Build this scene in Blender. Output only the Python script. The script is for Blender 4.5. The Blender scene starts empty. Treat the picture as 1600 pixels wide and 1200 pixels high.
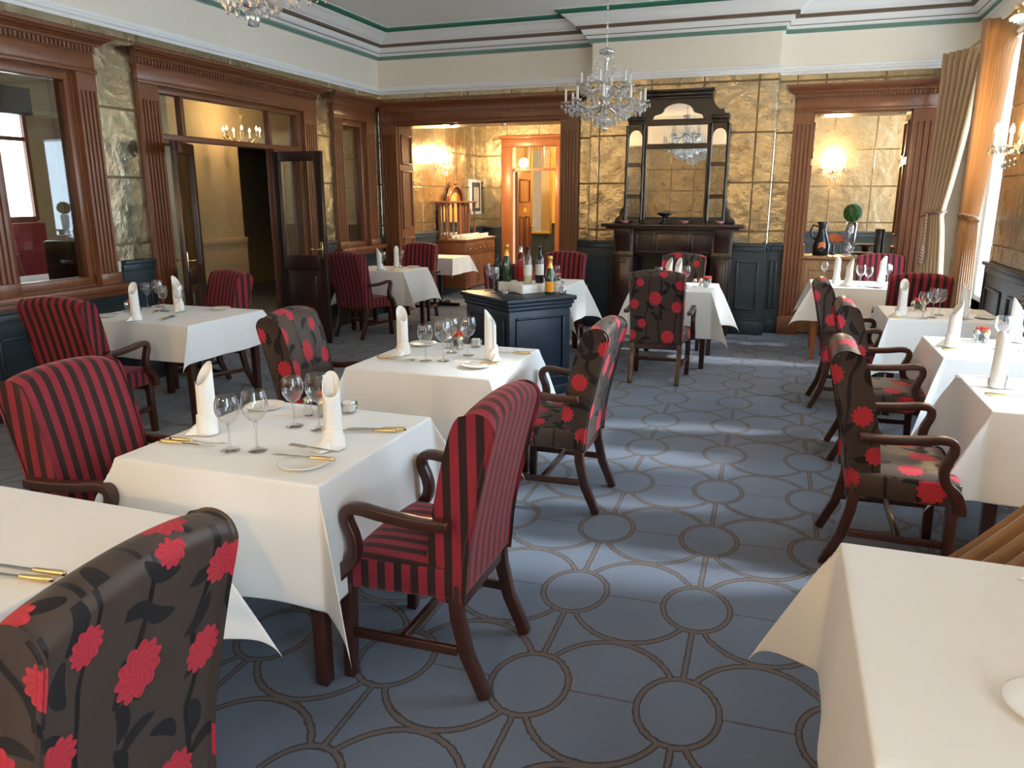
import bpy, math, random
from mathutils import Vector, Matrix
random.seed(7)
S = bpy.context.scene
COL = S.collection
PI = math.pi
R = math.radians

# ------------------------------------------------------------------ camera
cam = bpy.data.cameras.new('camera')
cam.sensor_width = 36.0
cam.lens = 36.0 * 1190.0 / 1600.0
cam.clip_start = 0.05
camo = bpy.data.objects.new('camera', cam)
COL.objects.link(camo)
camo.location = (0, 0, 1.6)
camo.rotation_euler = (R(90 - 13.8), 0, R(19.4))
S.camera = camo
# ------------------------------------------------------------------ world, daylight, exposure
S.view_settings.view_transform = 'Standard'
S.view_settings.look = 'None'
S.view_settings.gamma = 1.0
S.view_settings.use_curve_mapping = False
S.view_settings.exposure = 0.82
S.cycles.transparent_max_bounces = 24
S.cycles.diffuse_bounces = 6
S.cycles.adaptive_threshold = 0.04
W = bpy.data.worlds.new('sky'); S.world = W; W.use_nodes = True
bg = W.node_tree.nodes['Background']
bg.inputs[0].default_value = (0.66, 0.83, 1.0, 1)
bg.inputs[1].default_value = 8.0
WIN_R = [(-2.2, -0.2), (3.2, 4.3), (4.7, 5.9), (7.7, 9.25), (10.5, 12.4)]   # daylight windows in the right-hand wall (y ranges)
XR = 1.75
for y0, y1 in WIN_R:
    l = bpy.data.lights.new('window_portal', 'AREA'); l.shape = 'RECTANGLE'
    l.size = y1 - y0; l.size_y = 2.65
    l.cycles.is_portal = True
    o = bpy.data.objects.new('window_portal', l); COL.objects.link(o)
    o.location = (XR + 0.3, (y0 + y1) / 2, 1.875)
    o.rotation_euler = (0, R(90), 0)
    o.rotation_euler = Matrix(((0, 0, 1), (1, 0, 0), (0, 1, 0))).to_euler()
    # local x -> world y, local y -> world z, local -z -> world -x
sun = bpy.data.lights.new('sun', 'SUN'); sun.energy = 4.0; sun.angle = R(5); sun.color = (0.9, 0.95, 1.0)
suno = bpy.data.objects.new('sun', sun); COL.objects.link(suno)
suno.rotation_euler = Vector((-0.92, -0.12, -0.62)).to_track_quat('-Z', 'Y').to_euler()

# ------------------------------------------------------------------ mesh helpers
class Fr:
    """wall frame: u along the wall, d out of the wall, z up"""
    def __init__(s, o, t, n): s.o = Vector((o[0], o[1], 0)); s.t = Vector((t[0], t[1], 0)); s.n = Vector((n[0], n[1], 0))
    def p(s, u, d, z): return tuple(s.o + s.t * u + s.n * d + Vector((0, 0, z)))
WORLD = Fr((0, 0), (1, 0), (0, 1))
def smooth(pts, k=3, closed=False):
    """Catmull-Rom resampling of a 2-D outline"""
    n = len(pts); out = []
    for i in range(n if closed else n - 1):
        g = (lambda j: pts[j % n]) if closed else (lambda j: pts[min(max(j, 0), n - 1)])
        a, b, c, d = g(i - 1), g(i), g(i + 1), g(i + 2)
        for q in range(k):
            t = q / k
            out.append(tuple(.5 * (2 * b[m] + (c[m] - a[m]) * t + (2 * a[m] - 5 * b[m] + 4 * c[m] - d[m]) * t * t + (3 * b[m] - a[m] - 3 * c[m] + d[m]) * t ** 3) for m in range(2)))
    if not closed: out.append(tuple(pts[-1]))
    return out
class MB:
    def __init__(s): s.v = []; s.f = []
    def add(s, vs, fs):
        b = len(s.v); s.v += [tuple(v) for v in vs]; s.f += [tuple(b + i for i in f) for f in fs]
        return s
    def box(s, x0, x1, y0, y1, z0, z1, fr=WORLD):
        vs = [fr.p(x, y, z) for z in (z0, z1) for y in (y0, y1) for x in (x0, x1)]
        return s.add(vs, [(0, 2, 3, 1), (4, 5, 7, 6), (0, 1, 5, 4), (2, 6, 7, 3), (0, 4, 6, 2), (1, 3, 7, 5)])
    def prism(s, poly, fn0, fn1):
        n = len(poly)
        vs = [fn0(*p) for p in poly] + [fn1(*p) for p in poly]
        return s.add(vs, [tuple(range(n))[::-1], tuple(range(n, 2 * n))] + [(i, (i + 1) % n, n + (i + 1) % n, n + i) for i in range(n)])
    def prism_z(s, poly, z0, z1, fr=WORLD): return s.prism(poly, lambda a, b: fr.p(a, b, z0), lambda a, b: fr.p(a, b, z1))
    def prism_d(s, poly, d0, d1, fr=WORLD): return s.prism(poly, lambda a, b: fr.p(a, d0, b), lambda a, b: fr.p(a, d1, b))
    def prism_u(s, poly, u0, u1, fr=WORLD): return s.prism(poly, lambda a, b: fr.p(u0, a, b), lambda a, b: fr.p(u1, a, b))
    def lathe(s, prof, n=16, c=(0, 0, 0), close=False):
        m = len(prof); vs = []; fs = []
        for r, z in prof:
            for k in range(n):
                a = 2 * PI * k / n; vs.append((c[0] + r * math.cos(a), c[1] + r * math.sin(a), c[2] + z))
        for i in range(m - 1):
            for k in range(n):
                k2 = (k + 1) % n; fs.append((i * n + k, i * n + k2, (i + 1) * n + k2, (i + 1) * n + k))
        if close: fs.append(tuple(range(n))[::-1]); fs.append(tuple((m - 1) * n + k for k in range(n)))
        return s.add(vs, fs)
    def tube(s, pts, r, n=6, caps=True):
        pts = [Vector(p) for p in pts]; vs = []; fs = []; m = len(pts)
        up = Vector((0, 0, 1)); prev = None
        for i, p in enumerate(pts):
            t = (pts[min(i + 1, m - 1)] - pts[max(i - 1, 0)]).normalized()
            if prev is None:
                a = t.cross(up)
                if a.length < 1e-3: a = t.cross(Vector((1, 0, 0)))
                a.normalize()
            else:
                a = (prev - t * prev.dot(t)).normalized()
            prev = a; b = t.cross(a); rr = r[i] if isinstance(r, (list, tuple)) else r
            for k in range(n):
                an = 2 * PI * k / n; vs.append(p + (a * math.cos(an) + b * math.sin(an)) * rr)
        for i in range(m - 1):
            for k in range(n):
                k2 = (k + 1) % n; fs.append((i * n + k, i * n + k2, (i + 1) * n + k2, (i + 1) * n + k))
        if caps: fs.append(tuple(range(n))[::-1]); fs.append(tuple((m - 1) * n + k for k in range(n)))
        return s.add(vs, fs)
    def bar(s, a, b, w, h, up=(0, 0, 1), w2=None, h2=None):
        a = Vector(a); b = Vector(b); t = (b - a).normalized(); x = t.cross(Vector(up)).normalized(); y = x.cross(t)
        w2 = w2 or w; h2 = h2 or h
        vs = [a + x * i * w / 2 + y * j * h / 2 for i, j in ((-1, -1), (1, -1), (1, 1), (-1, 1))] + [b + x * i * w2 / 2 + y * j * h2 / 2 for i, j in ((-1, -1), (1, -1), (1, 1), (-1, 1))]
        return s.add(vs, [(3, 2, 1, 0), (4, 5, 6, 7), (0, 1, 5, 4), (1, 2, 6, 5), (2, 3, 7, 6), (3, 0, 4, 7)])
    def sweep_x(s, path, x0, x1, th):
        """path in (y,z), thickness th in plane, extruded from x0 to x1"""
        P = [Vector((p[0], p[1])) for p in path]; n = len(P); vs = []; fs = []
        for i in range(n):
            t = (P[min(i + 1, n - 1)] - P[max(i - 1, 0)]).normalized(); q = Vector((-t.y, t.x)); h = (th[i] if isinstance(th, list) else th) / 2
            for x, sg in ((x0, 1), (x1, 1), (x1, -1), (x0, -1)):
                w = P[i] + q * h * sg; vs.append((x, w.x, w.y))
        for i in range(n - 1):
            for k in range(4): k2 = (k + 1) % 4; fs.append((i * 4 + k, i * 4 + k2, i * 4 + 4 + k2, i * 4 + 4 + k))
        fs.append((3, 2, 1, 0)); fs.append(tuple((n - 1) * 4 + k for k in range(4)))
        return s.add(vs, fs)
    def sphere(s, c, r, n=8, m=6, sc=(1, 1, 1)):
        prof = [(math.sin(PI * i / m) * r, -math.cos(PI * i / m) * r) for i in range(m + 1)]
        prof[0] = (1e-4, -r); prof[-1] = (1e-4, r)
        b = len(s.v); s.lathe(prof, n)
        for i in range(b, len(s.v)):
            x, y, z = s.v[i]; s.v[i] = (c[0] + x * sc[0], c[1] + y * sc[1], c[2] + z * sc[2])
        return s
    def grid(s, nu, nv, fn):
        vs = [fn(i / nu, j / nv) for j in range(nv + 1) for i in range(nu + 1)]
        return s.add(vs, [(j * (nu + 1) + i, j * (nu + 1) + i + 1, (j + 1) * (nu + 1) + i + 1, (j + 1) * (nu + 1) + i) for j in range(nv) for i in range(nu)])
    def build(s, name, mat, parent=None, smooth=False, bevel=0, seg=2, uv=False, solid=0, auto=None):
        me = bpy.data.meshes.new(name); me.from_pydata(s.v, [], s.f); me.update()
        me.materials.append(mat)
        if smooth or auto: me.polygons.foreach_set('use_smooth', [True] * len(me.polygons))
        if uv:
            L = me.uv_layers.new(name='box'); 
            for po in me.polygons:
                n = po.normal; ax = max(range(3), key=lambda i: abs(n[i]))
                for li in po.loop_indices:
                    c = me.vertices[me.loops[li].vertex_index].co
                    L.data[li].uv = (c.y, c.z) if ax == 0 else ((c.x, c.z) if ax == 1 else (c.x, c.y))
        o = bpy.data.objects.new(name, me); COL.objects.link(o)
        if parent is not None: o.parent = parent
        if bevel:
            m = o.modifiers.new('bevel', 'BEVEL'); m.width = bevel; m.segments = seg; m.limit_method = 'ANGLE'; m.angle_limit = R(40)
            if seg > 1: me.polygons.foreach_set('use_smooth', [True] * len(me.polygons)); m.harden_normals = False
        if auto:
            m = o.modifiers.new('split', 'EDGE_SPLIT'); m.split_angle = R(auto)
        if solid:
            m = o.modifiers.new('solid', 'SOLIDIFY'); m.thickness = solid; m.offset = 0
        return o
def tag(o, label, cat, group=None, kind=None):
    o['label'] = label; o['category'] = cat
    if group: o['group'] = group
    if kind: o['kind'] = kind
    return o
def struct(o, label, cat='structure'):
    return tag(o, label, cat, None, 'structure')
def empty(name, loc=(0, 0, 0), rz=0, parent=None):
    o = bpy.data.objects.new(name, None); COL.objects.link(o); o.location = loc; o.rotation_euler = (0, 0, rz); o.empty_display_size = 0.1
    if parent is not None: o.parent = parent
    return o
KIDS = {}
def copy_tree(o, parent=None):
    c = o.copy(); COL.objects.link(c)
    if parent is not None: c.parent = parent
    for ch in list(o.children): copy_tree(ch, c)
    return c
class Proto:
    """first use places the original, later uses place copies"""
    def __init__(s, root): s.root = root; s.used = False; s.kids = None
    def put(s, loc, rz, label, cat, group=None, tilt=None):
        o = s.root if not s.used else copy_tree(s.root)
        s.used = True
        o.location = loc; o.rotation_euler = (tilt or 0, 0, rz)
        for k in list(o.keys()):
            if k in ('label', 'category', 'group'): del o[k]
        return tag(o, label, cat, group)

# ------------------------------------------------------------------ materials
def newmat(name):
    m = bpy.data.materials.new(name); m.use_nodes = True
    nt = m.node_tree; b = nt.nodes['Principled BSDF']
    return m, nt, b
def N(nt, typ, **kw):
    n = nt.nodes.new(typ)
    for k, v in kw.items(): setattr(n, k, v)
    return n
def mth(nt, op, a, b=None, c=None):
    n = nt.nodes.new('ShaderNodeMath'); n.operation = op
    for i, x in enumerate((a, b, c)):
        if x is None: continue
        if isinstance(x, (int, float)): n.inputs[i].default_value = x
        else: nt.links.new(x, n.inputs[i])
    return n.outputs[0]
def mix(nt, fac, a, b):
    n = nt.nodes.new('ShaderNodeMix'); n.data_type = 'RGBA'
    for i, x in ((0, fac), (6, a), (7, b)):
        if isinstance(x, (int, float)): n.inputs[i].default_value = x
        elif isinstance(x, tuple): n.inputs[i].default_value = (*x, 1)
        else: nt.links.new(x, n.inputs[i])
    return n.outputs[2]
def noise(nt, scale, detail=3, vec=None, dim='3D'):
    n = N(nt, 'ShaderNodeTexNoise'); n.inputs['Scale'].default_value = scale; n.inputs['Detail'].default_value = detail
    if vec is not None: nt.links.new(vec, n.inputs['Vector'])
    return n.outputs[0]
def objco(nt, scale=(1, 1, 1), kind='Object'):
    tc = N(nt, 'ShaderNodeTexCoord'); mp = N(nt, 'ShaderNodeMapping'); mp.inputs['Scale'].default_value = scale
    nt.links.new(tc.outputs[kind], mp.inputs[0]); return mp.outputs[0]
def bump(nt, b, h, strength=.2, dist=.01):
    n = N(nt, 'ShaderNodeBump'); n.inputs['Strength'].default_value = strength; n.inputs['Distance'].default_value = dist
    nt.links.new(h, n.inputs['Height']); nt.links.new(n.outputs[0], b.inputs['Normal'])
def plain(name, col, rough=.5, metal=0, var=0.12, nscale=8, spec=.5, bmp=0, bscale=60, coat=0, sheen=0):
    m, nt, b = newmat(name); v = objco(nt)
    f = noise(nt, nscale, 3, v)
    dark = tuple(c * (1 - var) for c in col); lite = tuple(min(1, c * (1 + var)) for c in col)
    nt.links.new(mix(nt, f, dark, lite), b.inputs['Base Color'])
    b.inputs['Roughness'].default_value = rough; b.inputs['Metallic'].default_value = metal
    b.inputs['Specular IOR Level'].default_value = spec; b.inputs['Coat Weight'].default_value = coat; b.inputs['Coat Roughness'].default_value = .15
    if sheen: b.inputs['Sheen Weight'].default_value = sheen; b.inputs['Sheen Roughness'].default_value = .4
    if bmp: bump(nt, b, noise(nt, bscale, 3, v), bmp)
    return m
def wood(name, col, rough=.35, grain=(9, 9, 1.2), coat=.3):
    m, nt, b = newmat(name); v = objco(nt, grain)
    f = noise(nt, 5, 6, v); g = noise(nt, 22, 3, v)
    c = mix(nt, f, tuple(c * .62 for c in col), tuple(min(1, c * 1.4) for c in col))
    c = mix(nt, mth(nt, 'MULTIPLY', g, .35), c, tuple(c_ * .5 for c_ in col))
    nt.links.new(c, b.inputs['Base Color']); b.inputs['Roughness'].default_value = rough
    b.inputs['Coat Weight'].default_value = coat; b.inputs['Coat Roughness'].default_value = .2
    return m
M = {}
M['wood'] = wood('mahogany_trim', (.20, .068, .026))
M['wood_dark'] = wood('dark_mahogany', (.035, .014, .010), .32)
M['wood_black'] = wood('ebonised_wood', (.012, .007, .006), .3)
M['wood_chair'] = wood('chair_mahogany', (.055, .017, .010), .3, (6, 6, 6))
M['wood_orange'] = wood('orange_pine', (.40, .13, .035), .4)
M['wood_pale'] = wood('pale_oak', (.36, .19, .085), .45)
M['frieze'] = plain('cream_paint', (.82, .77, .68), .7, var=.03)
M['ceil'] = plain('ceiling_paint', (.91, .91, .90), .8, var=.02)
M['white'] = plain('white_plaster', (.84, .86, .88), .6, var=.02)
M['green'] = plain('green_line', (.02, .17, .12), .6)
M['sage'] = plain('sage_line', (.13, .25, .21), .6)
M['brownline'] = plain('brown_line', (.13, .09, .065), .6)
M['dado'] = plain('blue_dado_paint', (.028, .043, .052), .42, var=.15, nscale=4)
M['navy'] = plain('navy_paint', (.008, .018, .033), .40, var=.12)
M['cream_wall'] = plain('cream_hall_paint', (.50, .40, .24), .7)
M['yellow_wall'] = plain('yellow_corridor_paint', (.62, .45, .18), .7)
M['black'] = plain('black_gloss', (.006, .006, .007), .25)
M['darkroom'] = plain('lobby_shade', (.012, .01, .010), .8)  # near-black colour that paints in the shade of the lobby
M['linen'] = None
M['china'] = plain('white_china', (.80, .79, .76), .2, var=.02)
M['steel'] = plain('polished_steel', (.62, .61, .58), .22, metal=1, var=.05)
M['brass'] = plain('brass', (.78, .60, .32), .26, metal=1, var=.1)
M['gold'] = plain('gilt_frame', (.62, .38, .08), .38, metal=.8)
M['red_flower'] = plain('red_petals', (.62, .05, .025), .5)
M['orange_obj'] = plain('orange_glaze', (.55, .13, .03), .3)
M['leaf'] = plain('box_leaf', (.03, .10, .012), .6, var=.5, nscale=60, bmp=.6, bscale=90)
M['curtain'] = plain('gold_curtain', (.50, .34, .19), .65, var=.12, nscale=3, sheen=.3)
M['curtain_tan'] = plain('tan_curtain', (.36, .20, .095), .65, var=.14, nscale=3, sheen=.3)
M['rope'] = None
M['paper'] = plain('print_paper', (.55, .52, .42), .7, var=.3, nscale=12)
M['beige'] = plain('off_white_blind', (.8, .8, .8), .7)
M['redblind'] = plain('red_fabric', (.30, .03, .035), .7)
M['pinkdish'] = plain('pink_lustre', (.34, .15, .13), .3)
M['ivory'] = plain('candle_ivory', (.78, .76, .70), .45)
M['mirror'] = plain('mirror_glass', (.86, .85, .82), .02, metal=1, var=.02)
M['cork_foil'] = plain('gold_foil', (.80, .45, .10), .35, metal=.7)
M['label_w'] = plain('paper_label', (.72, .70, .62), .6)
M['label_o'] = plain('orange_label', (.85, .33, .02), .5)
M['rosewine'] = plain('rose_wine', (.62, .16, .12), .15, var=.05)
M['whitewine'] = plain('white_wine', (.72, .66, .38), .15, var=.05)
def linen():
    m, nt, b = newmat('white_linen'); v = objco(nt)
    f = noise(nt, 3, 3, v)
    nt.links.new(mix(nt, f, (.78, .77, .745), (.85, .845, .83)), b.inputs['Base Color'])
    b.inputs['Roughness'].default_value = .75; b.inputs['Sheen Weight'].default_value = .15
    sp = N(nt, 'ShaderNodeSeparateXYZ'); nt.links.new(v, sp.inputs[0])
    # pressed fold lines running both ways over the cloth
    ax = mth(nt, 'ABSOLUTE', mth(nt, 'SUBTRACT', sp.outputs[0], .06)); ay = mth(nt, 'ABSOLUTE', mth(nt, 'SUBTRACT', sp.outputs[1], -.05))
    line = mth(nt, 'MAXIMUM', mth(nt, 'LESS_THAN', ax, .004), mth(nt, 'LESS_THAN', ay, .004))
    h = mth(nt, 'ADD', mth(nt, 'MULTIPLY', line, .5), mth(nt, 'MULTIPLY', noise(nt, 7, 4, v), .8))
    bump(nt, b, h, .25, .008)
    return m
M['linen'] = linen()
M['napkin'] = plain('napkin_linen', (.86, .84, .79), .75, var=.03)
def thin_glass(name, tint=(1, 1, 1), ior=1.5, rough=.0, boost=1.0):
    m = bpy.data.materials.new(name); m.use_nodes = True; nt = m.node_tree; nt.nodes.clear()
    o = N(nt, 'ShaderNodeOutputMaterial'); t = N(nt, 'ShaderNodeBsdfTransparent'); g = N(nt, 'ShaderNodeBsdfGlossy')
    v = objco(nt); f = noise(nt, 5, 2, v)
    nt.links.new(mix(nt, f, tuple(c * .97 for c in tint), tint), t.inputs[0])
    g.inputs['Roughness'].default_value = rough
    lw = N(nt, 'ShaderNodeLayerWeight'); lw.inputs[0].default_value = .5; f0 = ((ior - 1) / (ior + 1)) ** 2
    fres = mth(nt, 'MULTIPLY_ADD', mth(nt, 'POWER', lw.outputs['Facing'], 3.2), 1 - f0, f0)
    mx = N(nt, 'ShaderNodeMixShader')
    nt.links.new(mth(nt, 'MINIMUM', mth(nt, 'MULTIPLY', fres, boost), 1.0), mx.inputs[0]); nt.links.new(t.outputs[0], mx.inputs[1]); nt.links.new(g.outputs[0], mx.inputs[2])
    nt.links.new(mx.outputs[0], o.inputs[0]); return m
M['glass'] = thin_glass('clear_glass', (.955, .965, .965), 1.6, .02, 2.2)
M['pane'] = thin_glass('window_pane', (.95, .97, .97))
M['pane_dim'] = thin_glass('smoked_pane', (.80, .80, .76), 1.6)
M['crystal'] = thin_glass('cut_crystal', (.93, .96, .98), 2.2, .12, 2.6)
M['greenglass'] = plain('green_bottle_glass', (.010, .045, .012), .08, coat=.8)
M['darkglass'] = plain('dark_bottle_glass', (.010, .010, .008), .08, coat=.8)
M['redtint'] = thin_glass('red_glass', (.75, .18, .12), 1.5, .03, 1.5)
def emit(name, col, s):
    m = bpy.data.materials.new(name); m.use_nodes = True; nt = m.node_tree; nt.nodes.clear()
    o = N(nt, 'ShaderNodeOutputMaterial'); e = N(nt, 'ShaderNodeEmission'); e.inputs[0].default_value = (*col, 1); e.inputs[1].default_value = s
    nt.links.new(e.outputs[0], o.inputs[0]); return m
M['bulb'] = emit('lit_bulb', (1.0, .72, .35), 60)
M['daylight'] = emit('bright_far_window', (.92, .97, 1.0), 2.6)
M['bulb_off'] = thin_glass('clear_bulb', (.95, .95, .95), 1.5, .02, 1.6)
def foil():
    m, nt, b = newmat('gilded_foil'); v = objco(nt)
    n1 = noise(nt, 1.6, 4, v); n2 = noise(nt, 9, 5, v); n3 = noise(nt, 40, 3, v)
    c = mix(nt, n1, (.34, .28, .17), (.56, .49, .35))
    st = mth(nt, 'MULTIPLY', mth(nt, 'MAXIMUM', mth(nt, 'SUBTRACT', n2, .5), 0.0), 4.0)
    c = mix(nt, mth(nt, 'MULTIPLY', st, .35), c, (.26, .17, .08))
    nt.links.new(c, b.inputs['Base Color']); b.inputs['Metallic'].default_value = .92
    nt.links.new(mth(nt, 'MULTIPLY_ADD', n2, .22, .14), b.inputs['Roughness'])
    bump(nt, b, mth(nt, 'ADD', mth(nt, 'ADD', mth(nt, 'MULTIPLY', noise(nt, 4, 2, v), 1.6), n2), mth(nt, 'MULTIPLY', n3, .2)), .32, .025)
    return m
M['foil'] = foil()
M['foil_seam'] = plain('tarnished_seam', (.22, .16, .09), .45, metal=.7, var=.3)
def carpet():
    m, nt, b = newmat('ring_carpet'); tc = N(nt, 'ShaderNodeTexCoord')
    sp = N(nt, 'ShaderNodeSeparateXYZ'); nt.links.new(tc.outputs['Object'], sp.inputs[0])
    wob = noise(nt, 45, 2, tc.outputs['Object'])
    wo = mth(nt, 'MULTIPLY', mth(nt, 'SUBTRACT', wob, .5), .02)
    u = mth(nt, 'ADD', mth(nt, 'DIVIDE', mth(nt, 'ADD', mth(nt, 'ADD', sp.outputs[0], .66), mth(nt, 'MULTIPLY', sp.outputs[1], .018)), .495), wo)
    w = mth(nt, 'ADD', mth(nt, 'DIVIDE', mth(nt, 'SUBTRACT', mth(nt, 'SUBTRACT', sp.outputs[1], 2.84), mth(nt, 'MULTIPLY', sp.outputs[0], .03)), .66), wo)
    def cen(x, off): # signed distance to the nearest integer + off
        s = mth(nt, 'SUBTRACT', x, off); return mth(nt, 'SUBTRACT', s, mth(nt, 'ROUND', s))
    def ln(a, b_): return mth(nt, 'SQRT', mth(nt, 'ADD', mth(nt, 'MULTIPLY', a, a), mth(nt, 'MULTIPLY', b_, b_)))
    u0 = cen(u, 0.0); w0 = cen(w, 0.0); u5 = cen(u, .5)
    r0 = ln(u0, w0); r5 = ln(u5, w0)
    d_small = mth(nt, 'ABSOLUTE', mth(nt, 'SUBTRACT', r0, .262))
    out = mth(nt, 'GREATER_THAN', r0, .262)
    d_big = mth(nt, 'ADD', mth(nt, 'ABSOLUTE', mth(nt, 'SUBTRACT', r5, .49)), mth(nt, 'MULTIPLY', mth(nt, 'SUBTRACT', 1.0, out), 9.0))
    outbig = mth(nt, 'MULTIPLY', out, mth(nt, 'GREATER_THAN', r5, .40))
    d_v = mth(nt, 'ADD', mth(nt, 'ABSOLUTE', u0), mth(nt, 'MULTIPLY', mth(nt, 'SUBTRACT', 1.0, outbig), 9.0))
    d_h = mth(nt, 'ADD', mth(nt, 'ABSOLUTE', w0), mth(nt, 'MULTIPLY', mth(nt, 'SUBTRACT', 1.0, out), 9.0))
    dmin = mth(nt, 'MINIMUM', mth(nt, 'MINIMUM', d_small, d_v), d_big)
    band = mth(nt, 'LESS_THAN', dmin, .019); edge = mth(nt, 'MULTIPLY', mth(nt, 'LESS_THAN', dmin, .024), mth(nt, 'GREATER_THAN', dmin, .013))
    thin = mth(nt, 'LESS_THAN', d_h, .007)
    n1 = noise(nt, 1.7, 4, tc.outputs['Object']); n2 = noise(nt, 160, 2, tc.outputs['Object'])
    base = mix(nt, n1, (.088, .105, .135), (.140, .172, .235))
    base = mix(nt, mth(nt, 'MULTIPLY', n2, .35), base, (.075, .085, .11))
    c = mix(nt, thin, base, (.07, .062, .065))
    c = mix(nt, band, c, (.105, .082, .072)); c = mix(nt, edge, c, (.038, .029, .028))
    nt.links.new(c, b.inputs['Base Color']); b.inputs['Roughness'].default_value = .95; b.inputs['Specular IOR Level'].default_value = .15
    b.inputs['Sheen Weight'].default_value = .2
    bump(nt, b, n2, .5, .004)
    return m
M['carpet'] = carpet()
def striped(name, red, dark):
    m, nt, b = newmat(name); v = objco(nt); sp = N(nt, 'ShaderNodeSeparateXYZ'); tcu = N(nt, 'ShaderNodeTexCoord'); nt.links.new(tcu.outputs['UV'], sp.inputs[0])
    f = mth(nt, 'FRACT', mth(nt, 'DIVIDE', mth(nt, 'ADD', sp.outputs[0], 2.0), .0575))
    s = mth(nt, 'GREATER_THAN', f, .53)
    n = noise(nt, 14, 3, v); 
    c = mix(nt, s, mix(nt, n, tuple(x * .75 for x in red), tuple(x * 1.25 for x in red)), dark)
    nt.links.new(c, b.inputs['Base Color']); b.inputs['Roughness'].default_value = .75; b.inputs['Specular IOR Level'].default_value = .2
    b.inputs['Sheen Weight'].default_value = .35; b.inputs['Sheen Tint'].default_value = (.9, .4, .4, 1)
    bump(nt, b, mth(nt, 'SUBTRACT', 1.0, s), .25, .003)
    return m
M['striped'] = striped('striped_velvet', (.23, .017, .028), (.020, .012, .010))
def floral():
    m, nt, b = newmat('floral_damask'); tc = N(nt, 'ShaderNodeTexCoord'); oi = N(nt, 'ShaderNodeObjectInfo')
    va = N(nt, 'ShaderNodeVectorMath', operation='ADD'); cx = N(nt, 'ShaderNodeCombineXYZ')
    nt.links.new(mth(nt, 'MULTIPLY', oi.outputs['Random'], 7.3), cx.inputs[0]); nt.links.new(mth(nt, 'MULTIPLY', oi.outputs['Random'], 3.1), cx.inputs[1])
    nt.links.new(tc.outputs['UV'], va.inputs[0]); nt.links.new(cx.outputs[0], va.inputs[1]); uv = va.outputs[0]
    def vor(scale, rnd=.75):
        v = N(nt, 'ShaderNodeTexVoronoi'); v.voronoi_dimensions = '2D'; v.inputs['Scale'].default_value = scale; v.inputs['Randomness'].default_value = rnd
        nt.links.new(uv, v.inputs['Vector'])
        sb = N(nt, 'ShaderNodeVectorMath', operation='SUBTRACT'); nt.links.new(uv, sb.inputs[0]); nt.links.new(v.outputs['Position'], sb.inputs[1])
        s = N(nt, 'ShaderNodeSeparateXYZ'); nt.links.new(sb.outputs[0], s.inputs[0]); c = N(nt, 'ShaderNodeSeparateColor'); nt.links.new(v.outputs['Color'], c.inputs[0])
        return s.outputs[0], s.outputs[1], c.outputs
    so = N(nt, 'ShaderNodeSeparateXYZ'); nt.links.new(tc.outputs['UV'], so.inputs[0])
    flower = None; ridge = None
    for (fu, fv, fr_) in ((-.14, .89, .038), (-.01, .755, .062), (-.19, .70, .046), (.175, .685, .052), (-.125, .53, .042), (-.215, .42, .046), (.10, .415, .062), (.20, .875, .044), (.06, .975, .040)):
        def wrap(x, c0, per):
            q = mth(nt, 'DIVIDE', mth(nt, 'SUBTRACT', x, c0), per); return mth(nt, 'MULTIPLY', mth(nt, 'SUBTRACT', q, mth(nt, 'ROUND', q)), per)
        x = wrap(so.outputs[0], fu, .52); y = wrap(so.outputs[1], fv, .66)
        r = mth(nt, 'SQRT', mth(nt, 'ADD', mth(nt, 'MULTIPLY', mth(nt, 'MULTIPLY', x, x), 1.15), mth(nt, 'MULTIPLY', y, y)))
        th = mth(nt, 'ARCTAN2', y, x)
        pet = mth(nt, 'MULTIPLY_ADD', mth(nt, 'ABSOLUTE', mth(nt, 'SINE', mth(nt, 'MULTIPLY', th, 5.5))), .20, .82)
        fl_ = mth(nt, 'LESS_THAN', r, mth(nt, 'MULTIPLY', pet, fr_))
        rd = mth(nt, 'MULTIPLY', fl_, mth(nt, 'MULTIPLY', mth(nt, 'ABSOLUTE', mth(nt, 'SINE', mth(nt, 'ADD', mth(nt, 'MULTIPLY', th, 5.5), mth(nt, 'MULTIPLY', r, 120)))), .6))
        flower = fl_ if flower is None else mth(nt, 'MAXIMUM', flower, fl_); ridge = rd if ridge is None else mth(nt, 'MAXIMUM', ridge, rd)
    pink = mix(nt, ridge, (.52, .03, .05), (.34, .015, .025))
    # dark leaves
    lx, ly, lc = vor(9.5, 1.0)
    a = mth(nt, 'MULTIPLY', lc[0], 6.28); ca = mth(nt, 'COSINE', a); sa = mth(nt, 'SINE', a)
    px = mth(nt, 'ADD', mth(nt, 'MULTIPLY', lx, ca), mth(nt, 'MULTIPLY', ly, sa)); py = mth(nt, 'SUBTRACT', mth(nt, 'MULTIPLY', ly, ca), mth(nt, 'MULTIPLY', lx, sa))
    py = mth(nt, 'ADD', py, mth(nt, 'MULTIPLY', mth(nt, 'MULTIPLY', px, px), 6.0))
    e = mth(nt, 'ADD', mth(nt, 'POWER', mth(nt, 'DIVIDE', px, .048), 2.0), mth(nt, 'POWER', mth(nt, 'DIVIDE', py, .017), 2.0))
    leaf = mth(nt, 'MULTIPLY', mth(nt, 'LESS_THAN', e, 1.0), mth(nt, 'GREATER_THAN', lc[1], .3))
    wv = N(nt, 'ShaderNodeTexWave'); wv.inputs['Scale'].default_value = 2.2; wv.inputs['Distortion'].default_value = 7; wv.inputs['Detail'].default_value = 1.5; wv.inputs['Detail Scale'].default_value = 1.2
    nt.links.new(uv, wv.inputs['Vector'])
    stem = mth(nt, 'GREATER_THAN', wv.outputs['Fac'], .975)
    n = noise(nt, 5, 3, uv)
    base = mix(nt, n, (.046, .029, .022), (.072, .047, .035))
    col = mix(nt, mth(nt, 'MAXIMUM', leaf, stem), base, (.011, .008, .008))
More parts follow.
